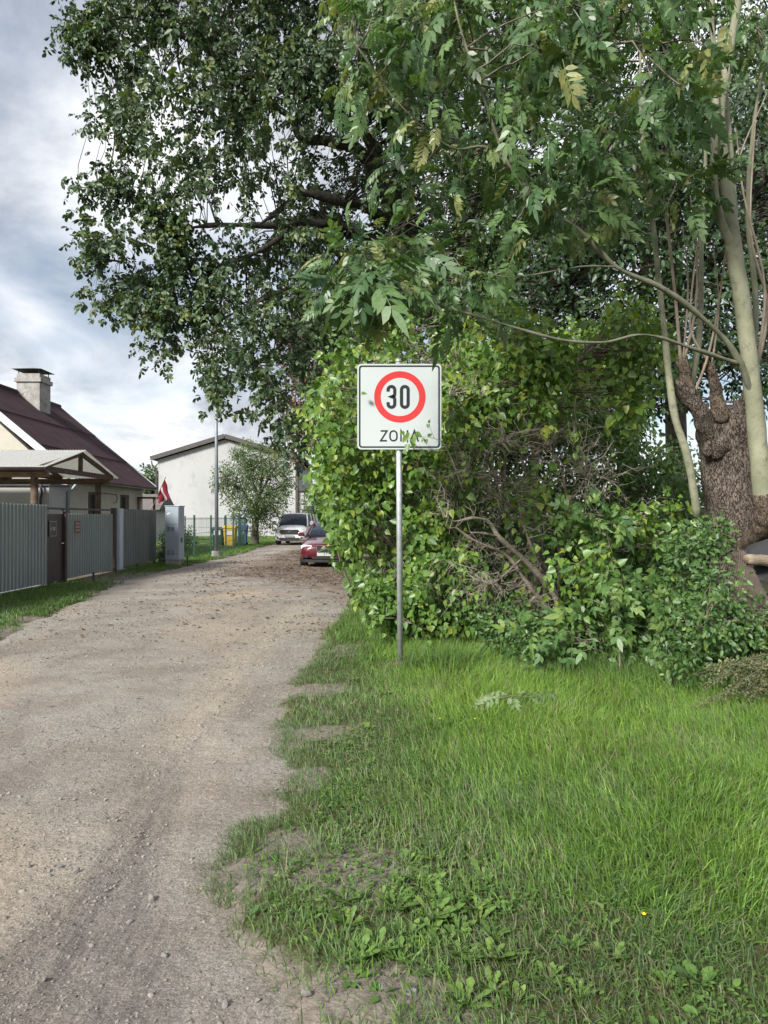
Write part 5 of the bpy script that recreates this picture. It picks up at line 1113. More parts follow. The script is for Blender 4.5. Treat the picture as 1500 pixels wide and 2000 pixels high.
# ---- shrubs
def shrub(name, label, base, polys, tmpl, key, size, mat, per, spread, nst, vmean=.5, n_single=0, droop=.5, out=(-.25, -.7, .6), stem_r=.022, bark='bare_stem', tw=(.006, .002), cl_sd=.16, kind=None):
    e = empty(name, (base[0], base[1], 0), label, 'shrub')
    c = np.vstack([sample(*p[:4], holes=p[4] if len(p) > 4 else (), clump=p[5] if len(p) > 5 else 0, seed=p[6] if len(p) > 6 else 0) for p in polys]); c[:, 2] = np.maximum(c[:, 2], .06)
    nd = []; pick = rng.choice(len(c), nst, replace=False)
    for i in pick:
        b = np.array([base[0] + rng.normal(0, .22), base[1] + rng.normal(0, .22), -.05]); m1 = b * .62 + c[i] * .38 + np.array([rng.normal(0, .12), rng.normal(0, .12), .18 * c[i][2]])
        r = stem_r * rng.uniform(.7, 1.2); nd.append(limb_w(e, 'stem', smooth_path([[*b, r], [*m1, r * .75], [*(c[i] * .8 + m1 * .2), r * .45], [*c[i], r * .2]], 5), M[bark], 7))
    pos, t, n, s, v = sprays(c, per, spread, size, droop=droop, out=out, vmean=vmean, cl_sd=cl_sd)
    pos[:, 2] = np.maximum(pos[:, 2], .03)
    foliage(e, tmpl, key, mat, pos, t, n, s, v, 'foliage', n_single); twigs(e, c, np.vstack(nd), tw[0], tw[1], M[bark], sag=.05, zbias=.6)
    return e
shrub('lilac_bush', 'broad bright green lilac bush leaning over the track behind the zone sign', P(770, 1200, 10.5),
      [([(625, 770), (655, 735), (690, 650), (740, 615), (820, 600), (920, 600), (890, 880), (830, 930), (760, 980), (710, 1060), (690, 1060), (655, 1020), (635, 960), (620, 900), (628, 830)], 560, 8.5, 12.0, (), .43),
       ([(596, 800), (622, 770), (628, 830), (604, 850)], 8, 9.5, 10.5), ([(604, 945), (630, 930), (632, 990), (610, 985)], 6, 9.5, 10.5), ([(640, 690), (668, 668), (680, 700), (655, 725)], 8, 9, 10.5),
       ([(620, 900), (660, 870), (700, 920), (715, 1060), (668, 1085), (650, 1070), (668, 1040), (640, 980)], 70, 9.2, 11.0),
       ([(700, 1010), (830, 990), (850, 1130), (830, 1200), (750, 1180), (715, 1110)], 180, 8.6, 10.5, (), .43, 2)],
      T_LILAC, 'lilac', .086, M['lilac_leaf'], 15, (.13, .13, .14), 16, vmean=.55, cl_sd=.22, n_single=300)
shrub('lilac_bush', 'tall yellow-green lilac thicket to the right of the zone sign', P(1010, 1210, 9.5),
      [([(860, 690), (900, 640), (1000, 590), (1060, 640), (1130, 700), (1140, 780), (1060, 840), (960, 850), (890, 830)], 200, 7.9, 9.0, (), .45),
       ([(1150, 620), (1250, 580), (1290, 640), (1290, 720), (1250, 830), (1205, 820), (1190, 700)], 62, 7.6, 8.4, (), .34),
       ([(860, 680), (1180, 640), (1190, 800), (1060, 840), (900, 850)], 300, 9.4, 11.5, (), .38, 5),
       ([(870, 880), (930, 880), (920, 990), (880, 1090), (860, 1000)], 34, 8.3, 9.0, (), .4, 1), ([(1000, 930), (1080, 930), (1080, 1050), (1020, 1060)], 14, 7.8, 8.2)],
      T_LILAC, 'lilac', .082, M['lilac_leaf'], 16, (.13, .13, .13), 14, vmean=.66, cl_sd=.2, n_single=300)
shrub('ivy_thicket', 'dark ivy-like thicket filling the shade behind the bare branches', P(1130, 1150, 11.5),
      [([(760, 880), (960, 830), (1200, 820), (1350, 860), (1400, 1010), (1380, 1180), (1100, 1200), (800, 1180)], 1000, 10.0, 13.0, [(1290, 845, 26)], .30)],
      T_OV4, 'ivy', .080, M['elder_leaf'], 26, (.17, .17, .17), 12, vmean=.45)
shrub('vine_curtain', 'hanging green climber low between the pole and the bare branches', P(880, 1215, 8.6),
      [([(810, 1090), (900, 1060), (950, 1120), (930, 1230), (900, 1265), (830, 1225)], 85, 8.0, 8.9, (), .33), ([(690, 1140), (820, 1150), (850, 1235), (740, 1225)], 85, 8.3, 9.2, (), .3)],
      T_LILAC, 'lilac', .075, M['lilac_leaf'], 13, (.10, .10, .10), 6, vmean=.42, droop=.8)
shrub('elder_bush', 'leafy elder bush with toothed leaflets below the pollarded stump', P(1180, 1310, 7.1),
      [([(1030, 1240), (1090, 1210), (1170, 1140), (1240, 1120), (1300, 1150), (1350, 1170), (1340, 1270), (1250, 1300), (1120, 1290), (1040, 1260)], 120, 6.7, 7.7, (), .43),
       ([(1120, 1000), (1190, 985), (1200, 1060), (1130, 1080)], 14, 7.2, 7.6)],
      T_ELDERC, 'elder', .145, M['elder_leaf'], 7, (.12, .12, .11), 10, vmean=.5, n_single=200, droop=.5, stem_r=.012)
shrub('mixed_shrub', 'pale yellow-green leaves of a low shrub beside the elder bush', P(1120, 1260, 7.4),
      [([(1080, 1120), (1160, 1060), (1200, 1120), (1180, 1210), (1090, 1200)], 34, 6.9, 7.3, (), .3), ([(1200, 1010), (1330, 960), (1380, 1040), (1300, 1120), (1210, 1080)], 38, 7.5, 8.4, (), .40)],
      T_LILAC, 'lilac', .075, M['lilac_leaf'], 10, (.11, .11, .11), 6, vmean=.60, droop=.6, stem_r=.010)
shrub('bramble_bush', 'tangled fine-leaved green bush at the foot of the stump over the wire netting', P(1400, 1360, 6.5),
      [([(1290, 1180), (1400, 1150), (1520, 1190), (1620, 1200), (1620, 1370), (1400, 1350), (1290, 1330)], 380, 6.0, 7.3, (), .30), ([(1320, 1040), (1400, 1020), (1420, 1110), (1400, 1160), (1320, 1130)], 90, 6.6, 7.2, (), .30), ([(1380, 1090), (1420, 1100), (1460, 1220), (1390, 1220)], 26, 6.2, 6.5, (), .3),
       ([(1000, 1215), (1290, 1220), (1300, 1320), (1040, 1300)], 240, 6.9, 8.0, (), .3), ([(920, 1190), (1040, 1170), (1060, 1270), (960, 1265)], 90, 7.6, 8.4, (), .3)],
      T_OV4, 'bramble', .052, M['elder_leaf'], 20, (.10, .10, .08), 14, vmean=.40, droop=.4, stem_r=.007, tw=(.003, .0012))
shrub('cabinet_shrub', 'dark little conifer shrub squeezed between fence and utility cabinet', np.array([-7.05, 24.3, 0]),
      [([(313, 1060), (320, 1030), (328, 1050), (330, 1100), (313, 1102)], 26, 24.1, 24.7)], T_SMALL, 'cs', .10, M['dark_leaf'], 22, (.10, .10, .12), 4, vmean=.25)
shrub('yard_shrub', 'loose pale shrub on the lawn behind the green wire fence', np.array([-8.9, 31, 0]),
      [([(352, 1050), (362, 1030), (378, 1045), (378, 1078), (352, 1080)], 30, 30.5, 31.5)], T_SMALL, 'ys', .10, M['apple_leaf'], 18, (.14, .14, .12), 4, vmean=.5)

# sprig of leaves hanging in front of the sign
sp = empty('lilac_sprig', tuple(P(880, 905, 7.55)), 'thin leafy twig crossing the lower corner of the zone sign', 'branch')
def sprig(rows): return limb(sp, 'stem', rows, M['bare_twig'], 6, 4)
q1 = sprig([(905, 960, 7.6, .006), (875, 880, 7.42, .004), (848, 856, 7.36, .003), (810, 853, 7.34, .002), (788, 846, 7.33, .0015)])
sprig([(848, 856, 7.36, .0025), (843, 842, 7.35, .002), (837, 828, 7.35, .0012)])
sprig([(875, 880, 7.42, .003), (826, 878, 7.38, .002), (806, 862, 7.36, .001)])
leafs = [(800, 846, 200, .085), (806, 850, 170, .095), (795, 852, 215, .08), (812, 846, 120, .075), (797, 868, 190, .08), (804, 862, 160, .09), (832, 858, 175, .055), (828, 856, 215, .05), (836, 852, 60, .05), (837, 828, 190, .05), (838, 826, 10, .04), (790, 846, 280, .05), (706, 768, 95, .06)]
for (a, b, ang, s) in leafs:
    p = P(a, b, 7.33 if a > 710 else 7.40); r = R(ang); tdir = np.array([[math.sin(r), -.25, math.cos(r)]]); nn = np.array([[rng.normal(0, .3) - .2, -1, .45 + rng.normal(0, .25)]])
    single('leaf', lib_leaf('lilac0', T_LILAC, float(rng.choice([.4, .5, .6, .7])), M['lilac_leaf']), p, frames(tdir, nn)[0], s, sp)

# ---- bare, sprawling branches
bs = empty('bare_shrub', (P(1120, 1200, 8.3)[0], 8.3, 0), 'sprawling half-dead shrub with bare brown branches fanning to the left', 'shrub')
bn = []
for rows in ([(1100, 1215, 7.85, 0.0341), (1075, 1150, 7.75, 0.0310), (1020, 1090, 7.65, 0.0279), (975, 1050, 7.55, 0.0236), (955, 1020, 7.55, 0.0186), (925, 1012, 7.45, 0.0136), (890, 1018, 7.45, 0.0087), (872, 1010, 7.45, 0.0050)],
             [(1090, 1210, 7.85, 0.0279), (1030, 1140, 7.75, 0.0236), (990, 1085, 7.75, 0.0186), (930, 1058, 7.65, 0.0136), (890, 1030, 7.65, 0.0074)], [(1105, 1210, 7.95, 0.0248), (1065, 1110, 7.95, 0.0211), (1040, 1050, 7.95, 0.0161), (1010, 1000, 7.85, 0.0124), (960, 960, 7.75, 0.0099), (915, 918, 7.65, 0.0062)],
             [(1060, 1120, 7.85, 0.0161), (1035, 1060, 7.75, 0.0124), (1018, 1010, 7.75, 0.0093), (1010, 960, 7.75, 0.0050)], [(975, 1048, 7.55, 0.0124), (945, 1042, 7.45, 0.0093), (918, 1040, 7.40, 0.0068)],
             [(1090, 1160, 8.15, 0.0186), (1095, 1040, 8.15, 0.0161), (1105, 985, 8.15, 0.0136), (1100, 930, 8.15, 0.0087), (1075, 870, 8.15, 0.0050)], [(1105, 990, 8.15, 0.0124), (1135, 950, 8.05, 0.0087), (1145, 900, 8.05, 0.0056), (1120, 850, 8.05, 0.0035)],
             [(1145, 920, 7.95, 0.0062), (1200, 945, 7.85, 0.0050), (1230, 990, 7.85, 0.0035)], [(1150, 1160, 8.05, 0.0124), (1140, 1060, 7.95, 0.0087), (1145, 960, 7.85, 0.0062), (1140, 930, 7.75, 0.0050), (1165, 955, 7.65, 0.0035), (1185, 965, 7.65, 0.0035)],
             [(960, 960, 7.75, 0.0074), (945, 900, 7.75, 0.0050), (985, 860, 7.75, 0.0035)], [(880, 930, 7.85, 0.0124), (893, 890, 7.85, 0.0099), (880, 830, 7.85, 0.0074), (878, 770, 7.85, 0.0043)], [(1020, 1090, 7.65, 0.0124), (960, 1140, 7.65, 0.0087), (920, 1120, 7.55, 0.0050)]):
    bn.append(limb(bs, 'branch', rows, M['bare_stem'], 9, 6, lump=.006, lfreq=20))
bsk = np.vstack(bn)
BC = np.vstack([sample([(840, 880), (960, 820), (1190, 830), (1220, 990), (1100, 1050), (960, 1000), (860, 1010)], 420, 7.35, 8.4), sample([(880, 1050), (1060, 1100), (1060, 1190), (950, 1200), (900, 1150)], 190, 7.55, 8.3), sample([(880, 700), (1000, 760), (1190, 840), (1000, 900), (880, 860)], 60, 7.8, 8.6)])
n1_ = twigs(bs, BC, bsk, .0036, .0011, M['bare_twig'], 'twigs', sag=.03, kink=.22)
sub = n1_[rng.integers(0, len(n1_), 1000)]; BC2 = sub + rng.normal(size=(1000, 3)) * np.array([.16, .12, .16])
twigs(bs, BC2, sub, .0022, .0009, M['bare_twig'], 'twigs', sag=0, seg=3, kink=.3)
cl = BC[rng.integers(0, len(BC), 90)]
pos, t, n_, sc, va = sprays(cl, 3, (.05, .05, .05), .075, droop=.6, vmean=.7); foliage(bs, T_LILAC, 'lilac', M['lilac_leaf'], pos, t, n_, sc, va, 'leaves')

# ---- mugwort leaning over the grass
mw = empty('mugwort_plant', (P(1440, 1390, 6.0)[0], 5.9, 0), 'leaning brownish mugwort seed stalks over the long grass', 'plant')
ctr = []
for k in range(26):
    a = P(1575 + rng.normal(0, 40), 1345 + rng.normal(0, 22), 5.9 + rng.uniform(-.2, .2)); b = P(1330 + 190 * rng.random() ** 1.2, 1362 - 60 * rng.random() + 40 * (k % 3 == 0), 5.6 + rng.uniform(-.2, .4)); m1 = (a + b) / 2 + np.array([0, 0, .10 + abs(rng.normal(0, .06))])
    a[2] = max(a[2], .05); p = smooth_path([[*a, .0035], [*m1, .0025], [*b, .001]], 10); limb_w(mw, 'stem', p, M['twig'], 5); ctr.append(p[4:, :3])
    for q in range(3):
        i0 = int(rng.integers(5, 15)); o_ = p[i0, :3]; e_ = o_ + (p[-1, :3] - o_) * .5 + np.array([rng.normal(0, .05), rng.normal(0, .05), rng.normal(.03, .05)]); ctr.append(o_ + (e_ - o_) * np.linspace(.1, 1, 6)[:, None])
ctr = np.vstack(ctr); pos, t, n_, sc, va = sprays(ctr, 4.5, (.009, .009, .012), .020, droop=.2, vmean=.5, vsd=.3); foliage(mw, T_SMALL, 'mug', M['mugwort'], pos, t, n_, sc, va, 'seed_heads')

# ---- wire netting heap and log
wn_ = empty('wire_netting', (P(1480, 1200, 6.6)[0], 6.6, 0), 'rusty diamond wire netting draped over a brown board at the stump', 'netting')
c4 = [P(1385, 1085, 6.75), P(1455, 1075, 6.7), P(1530, 1225, 6.35), P(1400, 1210, 6.4)]
def bil(u, v): return (c4[0] * (1 - u) + c4[1] * u) * (1 - v) + (c4[3] * (1 - u) + c4[2] * u) * v + np.array([0, -.03 * math.sin(3 * u) * math.sin(2.5 * v), .01 * math.sin(9 * u + 5 * v)])
nu = 12; V = [bil(i / nu, j / nu) + np.array([0, .02 + .02 * s, 0]) for s in (0, 1) for i in range(nu + 1) for j in range(nu + 1)]; F = []
for s in (0, 1):
    for i in range(nu):
        for j in range(nu): b = s * (nu + 1) ** 2 + i * (nu + 1) + j; F.append((b, b + 1, b + nu + 2, b + nu + 1))
MB().add(V, F).build('board', M['rust_sheet'], wn_, smooth=True)
PT = []
for k in range(-18, 19):
    for sgn in (1, -1):
        pts = []
        for s in np.linspace(0, 1, 24):
            u = s; v = (k / 18) + sgn * s * 1.0 + (1 if sgn < 0 else 0) * 0
            if 0 <= v <= 1: pts.append(bil(u, v) + np.array([0, -.012 + .003 * sgn, 0]))
        if len(pts) > 2:
            ii = np.linspace(0, len(pts) - 1, 12); PT.append([pts[int(round(x))] for x in ii])
PT = np.array(PT) + rng.normal(0, .0006, (len(PT), 12, 3))
V, Lp_, St_ = tubes_batch(PT, np.full(PT.shape[:2], .0017), 3)
o = link('wire', mesh_arrays('wire', V - worldloc(wn_), Lp_, St_), wn_, M['wire_rust']); o['kind'] = 'stuff'
lg = empty('log', tuple(P(1500, 1095, 6.75)), 'short cut log resting above the wire netting', 'log')
limb(lg, 'trunk', [(1457, 1092, 6.62, .030), (1470, 1093, 6.65, .050), (1520, 1097, 6.8, .055), (1580, 1100, 7.0, .055)], M['log'], 14, 5, lump=.008, lfreq=30)
limb(lg, 'cut_face', [(1456.5, 1092, 6.618, .028), (1455.5, 1092, 6.615, .024)], M['cut_wood'], 14, 2)
tp = empty('gap_shade_sheet', tuple(P(1490, 1150, 6.9)), 'black sheet standing in for the shaded gap behind the log at the stump', 'dark gap')  # added dark surface: shade of the opening behind the log, put into colour
V = []; F = []; nu = 10
c5 = [P(1450, 1075, 6.85), P(1560, 1020, 7.0), P(1600, 1200, 6.75), P(1478, 1130, 6.75)]
for s in (0, 1):
    for i in range(nu + 1):
        for j in range(nu + 1): u, v = i / nu, j / nu; V.append((c5[0] * (1 - u) + c5[1] * u) * (1 - v) + (c5[3] * (1 - u) + c5[2] * u) * v + np.array([0, .02 * math.sin(7 * u + 4 * v) + .012 * s, .01 * math.sin(11 * u)]))
    for i in range(nu):
        for j in range(nu): b = s * (nu + 1) ** 2 + i * (nu + 1) + j; F.append((b, b + 1, b + nu + 2, b + nu + 1))
MB().add(V, F).build('sheet', M['gap_shade'], tp, smooth=True)

# ================================================================= GROUND COVER
def blades(name, x, y, h, w, var, lean=.45, mat=None, parent=None, cheap=True):
    n = len(x); z = ground_h(x, y) - .01; a = rng.uniform(0, 2 * np.pi, n); s = np.stack([np.cos(a), np.sin(a), np.zeros(n)], 1)
    b = rng.normal(0, 1.1, n) + 9 * fbm(x * .9 + 11, y * .9, 88); ln = np.abs(rng.normal(0, lean, n)) + .08; dr = np.stack([np.cos(b), np.sin(b), np.zeros(n)], 1)
    base = np.stack([x, y, z], 1); V = np.empty((n, 7, 3))
    for i, (t, ww) in enumerate(((0, 1), (.4, .9), (.75, .6))):
        c = base + dr * (ln * h * t * t)[:, None] + np.array([0, 0, 1]) * (h * t * (1 - .28 * ln * t))[:, None]
        V[:, 2 * i] = c - s * (w * ww / 2)[:, None]; V[:, 2 * i + 1] = c + s * (w * ww / 2)[:, None]
    V[:, 6] = base + dr * (ln * h)[:, None] + np.array([0, 0, 1]) * (h * np.clip(1 - .42 * ln, .25, 1))[:, None]
    lp = np.array([0, 1, 3, 2, 2, 3, 5, 4, 4, 5, 6]); st = np.array([0, 4, 8])
    if cheap: V = V[:, [0, 1, 2, 3, 6]]; lp = np.array([0, 1, 3, 2, 2, 3, 4]); st = np.array([0, 4])
    k = V.shape[1]
    me = mesh_arrays(name, V.reshape(-1, 3), (np.arange(n)[:, None] * k + lp).ravel(), (np.arange(n)[:, None] * len(lp) + st).ravel(), var=np.repeat(var, k))
    o = link(name, me, None, mat or M['grass']); o['kind'] = 'stuff'; return o
def scatter(n, x0, x1, y0, y1, dens, ypow=1.0):
    X, Y = [], []; c = 0
    while c < n:
        x = rng.uniform(x0, x1, 60000); y = y0 + (y1 - y0) * rng.random(60000) ** ypow
        ok = (rng.random(60000) < dens(x, y)); X.append(x[ok]); Y.append(y[ok]); c += ok.sum()
    return np.concatenate(X)[:n], np.concatenate(Y)[:n]
x, y = scatter(172000, -2, 5.2, 1.7, 9.2, d_verge, 2.0)
L_ = lush(x, y); hv = .040 + .055 * rng.random(len(x)) + L_ * (.025 + .095 * rng.random(len(x)) ** 1.3) * (.55 + .9 * fbm(x * 1.1, y * 1.1, 67)); hv *= 1 + .3 * sstep(5.2, 6.8, y) * sstep(.8, 2, x)
va = np.clip(.34 + .42 * L_ + rng.normal(0, .17, len(x)) + .4 * (fbm(x * .8 + 3, y * .8, 69) - .5), .06, 1); dry = rng.random(len(x)) < .05 + .14 * sstep(.5, .7, fbm(x * 1.7, y * 1.7, 73)); va[dry] = rng.uniform(0, .12, dry.sum())
wv = .0028 + .0022 * rng.random(len(x)) + .0003 * y
nr = y < 4.3
tag(blades('grass', x[nr], y[nr], hv[nr], wv[nr], va[nr], lean=.75, cheap=False), 'nearer grass of the right verge, short and worn by the track', 'grass')
tag(blades('long_grass', x[~nr], y[~nr], hv[~nr], wv[~nr], va[~nr], lean=.75), 'lush long grass in front of the elder and bramble bushes', 'grass')
x, y = scatter(1500, -.6, 4.5, 2.2, 7.4, lambda x, y: vis(x, y) * sstep(.3, 1.0, road_sd(x, y)) * (.15 + sstep(.48, .66, fbm(x * 1.5 + 5, y * 1.5, 79))), 1.4)
tag(blades('straw_stalks', x, y, .10 + .16 * rng.random(len(x)), .0022 + .001 * rng.random(len(x)), rng.uniform(0, .10, len(x)), lean=.9), 'dry straw-coloured stalks among the green verge grass', 'grass')
x, y = scatter(7000, -.6, 5, 5.4, 8.2, lambda x, y: vis(x, y) * sstep(.5, 1.2, road_sd(x, y)) * np.exp(-((y - (7.15 - .32 * np.maximum(x - 1.2, 0))) / .42) ** 2) * sstep(.40, .62, fbm(x * 1.6, y * 1.6, 77)))
tag(blades('tall_grass', x, y, .16 + .26 * rng.random(len(x)), .004 + .003 * rng.random(len(x)), np.clip(rng.normal(.5, .2, len(x)), .05, 1), lean=.55), 'taller rank grass along the foot of the bushes', 'grass')
x, y = scatter(9000, -1.6, .5, 1.9, 7.5, lambda x, y: vis(x, y) * (sstep(.50, .62, fbm(x * 2.6 + 2, y * 2.6, 71)) * np.exp(-((road_sd(x, y) + .02) / .22) ** 2)))
tag(blades('grass_tufts', x, y, .03 + .05 * rng.random(len(x)), .003 + .002 * rng.random(len(x)), np.clip(rng.normal(.28, .1, len(x)), 0, 1), lean=.8), 'short sparse grass creeping onto the gravel edge', 'grass')
x, y = scatter(40000, -7.3, -3.6, 5.0, 44, lambda x, y: sstep(.02, .35, road_sd(x, y)) * (1 - .9 * bare_at(x, y)) * (1 - .65 * sstep(14, 34, y)), 1.3)
tag(blades('verge_grass', x, y, .05 + .07 * rng.random(len(x)), .011 + .0006 * y, np.clip(.40 + rng.normal(0, .12, len(x)) + .15 * sstep(20, 26, y), 0, 1)), 'mown grass strip along the foot of the metal fence', 'grass')
x, y = scatter(14000, -17, -6.6, 24.5, 58, lambda x, y: (x < -6.6) * ((x > -9.3) | (y > 32)) * 1.0, 1.2)
tag(blades('lawn_grass', x, y, .06 + .08 * rng.random(len(x)), .03 + .0 * y, np.clip(.62 + rng.normal(0, .12, len(x)), 0, 1)), 'sunlit lawn behind the green wire fences', 'grass')
x, y = scatter(16000, -2.2, 0.6, 9, 24, lambda x, y: sstep(.05, .4, road_sd(x, y)) * 1.0, 1.2)
tag(blades('shade_grass', x, y, .06 + .12 * rng.random(len(x)), .007 + .002 * rng.random(len(x)), np.clip(rng.normal(.55, .14, len(x)), 0, 1)), 'grass fringe under the lilac bush beside the track', 'grass')

# tiny herbs between the grass
x, y = scatter(9000, -1.2, 3.0, 1.8, 5.5, lambda x, y: vis(x, y) * sstep(.1, .5, road_sd(x, y)) * (1 - .6 * sstep(.4, 1, lush(x, y))) * (.15 + sstep(.48, .6, fbm(x * 2, y * 2, 81))), 1.1)
pos = np.stack([x, y, ground_h(x, y) + .008 + .03 * rng.random(len(x))], 1); nn = len(x)
hb = empty('ground_cover', (0.3, 3, 0), 'tiny clover-like herbs mixed through the short grass', 'plants'); hb['kind'] = 'stuff'
foliage(hb, T_OV4, 'herb', M['weed_leaf'], pos, unit(nn) * np.array([1, 1, .2]), unit(nn) * .35 + np.array([0, 0, 1]), .022 * np.exp(rng.normal(0, .3, nn)), np.clip(rng.normal(.4, .2, nn), 0, 1), 'herb_leaves')

# broad-leaved weeds, each a plant with its leaves
def weed(px, py, k, size, tm, key, vm, label, group, rise=.5, name='weed_plant', mat='weed_leaf'):
    g = G(px, py); z = float(ground_h(np.array([g[0]]), np.array([g[1]]))[0]); e = empty(name, (g[0], g[1], z - .005), label, 'weed', group)
    a0 = rng.random() * 6.28
    for i in range(k):
        a = a0 + i * 2.4 + rng.normal(0, .2); ri = rise * rng.uniform(.5, 1.5); tdir = np.array([[math.cos(a), math.sin(a), ri]]); nn = np.array([[-math.cos(a) * ri, -math.sin(a) * ri, 1.0]]) + rng.normal(0, .15, (1, 3))
        single('leaf', lib_leaf(key, tm, float(np.clip(round(rng.normal(vm, .18), 1), 0, 1)), M[mat]), np.array([g[0] + .01 * math.cos(a), g[1] + .01 * math.sin(a), z + .002]), frames(tdir, nn)[0], size * rng.uniform(.7, 1.2), e)
    return e
LBD = 'low dandelion-like weed with toothed leaves in the short grass'
dpts = [(float(rng.normal(850, 75)), float(rng.normal(1830, 60))) for _ in range(26)] + [(800, 1790), (850, 1780), (880, 1810), (830, 1830), (900, 1840), (870, 1870), (790, 1850), (930, 1800), (780, 1740), (820, 1735), (870, 1740), (760, 1780), (910, 1900), (850, 1925), (960, 1850), (990, 1890), (960, 1960), (1010, 1980), (910, 1985), (1070, 1935), (740, 1880), (1110, 1880), (1190, 1900), (1180, 1840), (1300, 1950), (830, 1430), (850, 1330), (870, 1300), (760, 1370), (690, 1340), (720, 1440), (1160, 1560), (1340, 1430), (1010, 1700), (900, 1640), (1250, 1890), (940, 1740), (1130, 1970)]
for (a, b) in dpts: weed(a, b, int(rng.integers(7, 13)), rng.uniform(.045, .078), T_DAND, 'dand', .6, LBD, 'dandelion-like weeds in the verge', rise=1.3)
weed(1365, 1950, 6, .080, T_PLANT, 'plan', .15, 'largest broadleaf plantain with dull grey-green oval leaves in the grass', None, 1.1, 'plantain_plant')
for (a, b) in ((1115, 1960), (720, 1900), (1060, 1845), (1480, 1650), (745, 1960), (690, 1930)): weed(a, b, 5, .048, T_PLANT, 'plan', .3, 'small oval-leaved plantain growing at the worn edge of the grass', 'small plantains', .4, 'plantain_plant')

# buttercups
for (a, b) in ((924, 1424), (856, 1424), (1250, 1845)):
    g = G(a, b + 22); z = .02; e = empty('buttercup', (g[0], g[1], z), 'small yellow buttercup flower on a thin stem in the grass', 'flower', 'buttercups')
    top = np.array([g[0] + .01, g[1], z + .13]); MB().tube([(g[0], g[1], z), (g[0], g[1], z + .07), top], [.0015, .0013, .001], 5).build('stem', M['weed_leaf'], e)
    for k in range(5):
        r0 = k * 1.2566; tdir = np.array([[math.cos(r0), math.sin(r0), .5]]); nn = np.array([[-math.cos(r0) * .5, -math.sin(r0) * .5, 1.0]])
        if 'pet' not in _lib:
            V, F = T_PLANT; me = MB().add(leaf_template([(.25, .35), (.34, .7), (.2, .95)], [.5], .1, -.1)[0], leaf_template([(.25, .35), (.34, .7), (.2, .95)], [.5], .1, -.1)[1]); mm = bpy.data.meshes.new('petal'); mm.from_pydata(me.v, [], me.f); mm.materials.append(M['petal']); _lib['pet'] = mm
        single('petal', _lib['pet'], top, frames(tdir, nn)[0], .010, e)

# fallen ash sprig with pale leaf undersides
fs = G(995, 1400); fse = empty('fallen_sprig', (fs[0], fs[1], .1), 'fallen ash sprig with pale upturned leaves lying on the grass', 'sprig')
MB().tube([(fs[0] - .14, fs[1], .13), (fs[0], fs[1] - .02, .17), (fs[0] + .20, fs[1] + .03, .15)], [.004, .004, .003], 6).build('stem', M['twig'], fse)
for (dx, dy, a, s) in ((-.05, 0, 185, .26), (-.02, .02, 160, .22), (.02, 0, 120, .20), (.08, 0, 60, .20), (.12, .02, 15, .24), (.10, -.02, -25, .22), (-.06, -.03, 215, .24), (.0, -.03, 265, .16)):
    r0 = R(a); single('leaf', lib_leaf('pale' + str(a % 3), T_ASH[a % 3], float(rng.choice([.3, .5, .7, .9])), M['pale_leaf']), np.array([fs[0] + dx, fs[1] + dy, .165]), frames(np.array([[math.cos(r0), math.sin(r0), .12]]), np.array([[rng.normal(0, .25), -.35, 1.0]]))[0], s, fse)

# stones, gravel and litter
def rock(seed, sub=2):
    import bmesh
    bm = bmesh.new(); bmesh.ops.create_icosphere(bm, subdivisions=sub, radius=1); me = bpy.data.meshes.new('stone'); bm.to_mesh(me); bm.free()
    lumpy(me, .35, 1.6, seed); return me
rocks = []
for k in range(4): me = rock(k * 1.7); me.materials.append(M['stone']); rocks.append(me)
for i, (a, b, s) in enumerate([(297, 1748, .016), (322, 1858, .015), (300, 1762, .009), (1078, 1600, .01), (120, 1560, .012), (40, 1555, .012), (60, 1690, .012), (98, 1700, .011), (230, 1600, .010), (440, 1955, .013), (600, 1955, .014), (745, 1945, .017), (805, 1955, .018), (150, 1700, .016), (200, 1540, .008), (345, 1440, .012), (180, 1830, .009), (255, 1790, .010), (90, 1900, .010), (380, 1690, .008)]):
    g = G(a, b); o = bpy.data.objects.new('stone', rocks[i % 4]); COL.objects.link(o); o.location = (g[0], g[1], float(road_h(np.array([g[0]]), np.array([g[1]]))[0]) + s * .25 if road_sd(np.array([g[0]]), np.array([g[1]]))[0] < 0 else .03)
    o.rotation_euler = (rng.random() * 6, rng.random() * 6, rng.random() * 6); o.scale = (s * 1.25, s, s * .7); tag(o, 'small pale grey stone lying loose on the gravel', 'stone', 'loose stones on the track')
ov5 = np.array([(1, .3, 0), (-.2, 1, 0), (-1, -.3, 0), (.2, -1, 0), (.1, 0, .8)], float); of5 = [(0, 1, 4), (1, 2, 4), (2, 3, 4), (3, 0, 4)]
ov = np.array([(1, 0, 0), (-1, 0, 0), (0, 1, 0), (0, -1, 0), (0, 0, .7), (0, 0, -.7)], float); of = [(0, 2, 4), (2, 1, 4), (1, 3, 4), (3, 0, 4), (2, 0, 5), (1, 2, 5), (3, 1, 5), (0, 3, 5)]
x, y = scatter(30000, -5.2, .2, 1.8, 14, lambda x, y: (np.abs(x) < .56 * y + .4) * (road_sd(x, y) < .05) * (.25 + .75 * sstep(.40, .60, fbm(x * 1.4, y * .9, 91))), 1.5)
nn = len(x); s_ = np.clip(.0030 * np.exp(rng.normal(0, .5, nn)), .0012, .012) * (1 + .06 * y); pos = np.stack([x, y, road_h(x, y) + s_ * .2], 1)
gv = empty('gravel', (-2, 5, 0), 'loose gravel chips strewn over the track', 'gravel'); gv['kind'] = 'stuff'
foliage(gv, (ov5, of5), 'grv', pm('gravel_stone', (0.13, 0.115, 0.10), (0.30, 0.275, 0.245), rough=.95, scale=60, lo=.3, hi=.7), pos, unit(nn) * np.array([1, 1, .3]), unit(nn) * .5 + np.array([0, 0, 1]), s_, rng.random(nn), 'chips')
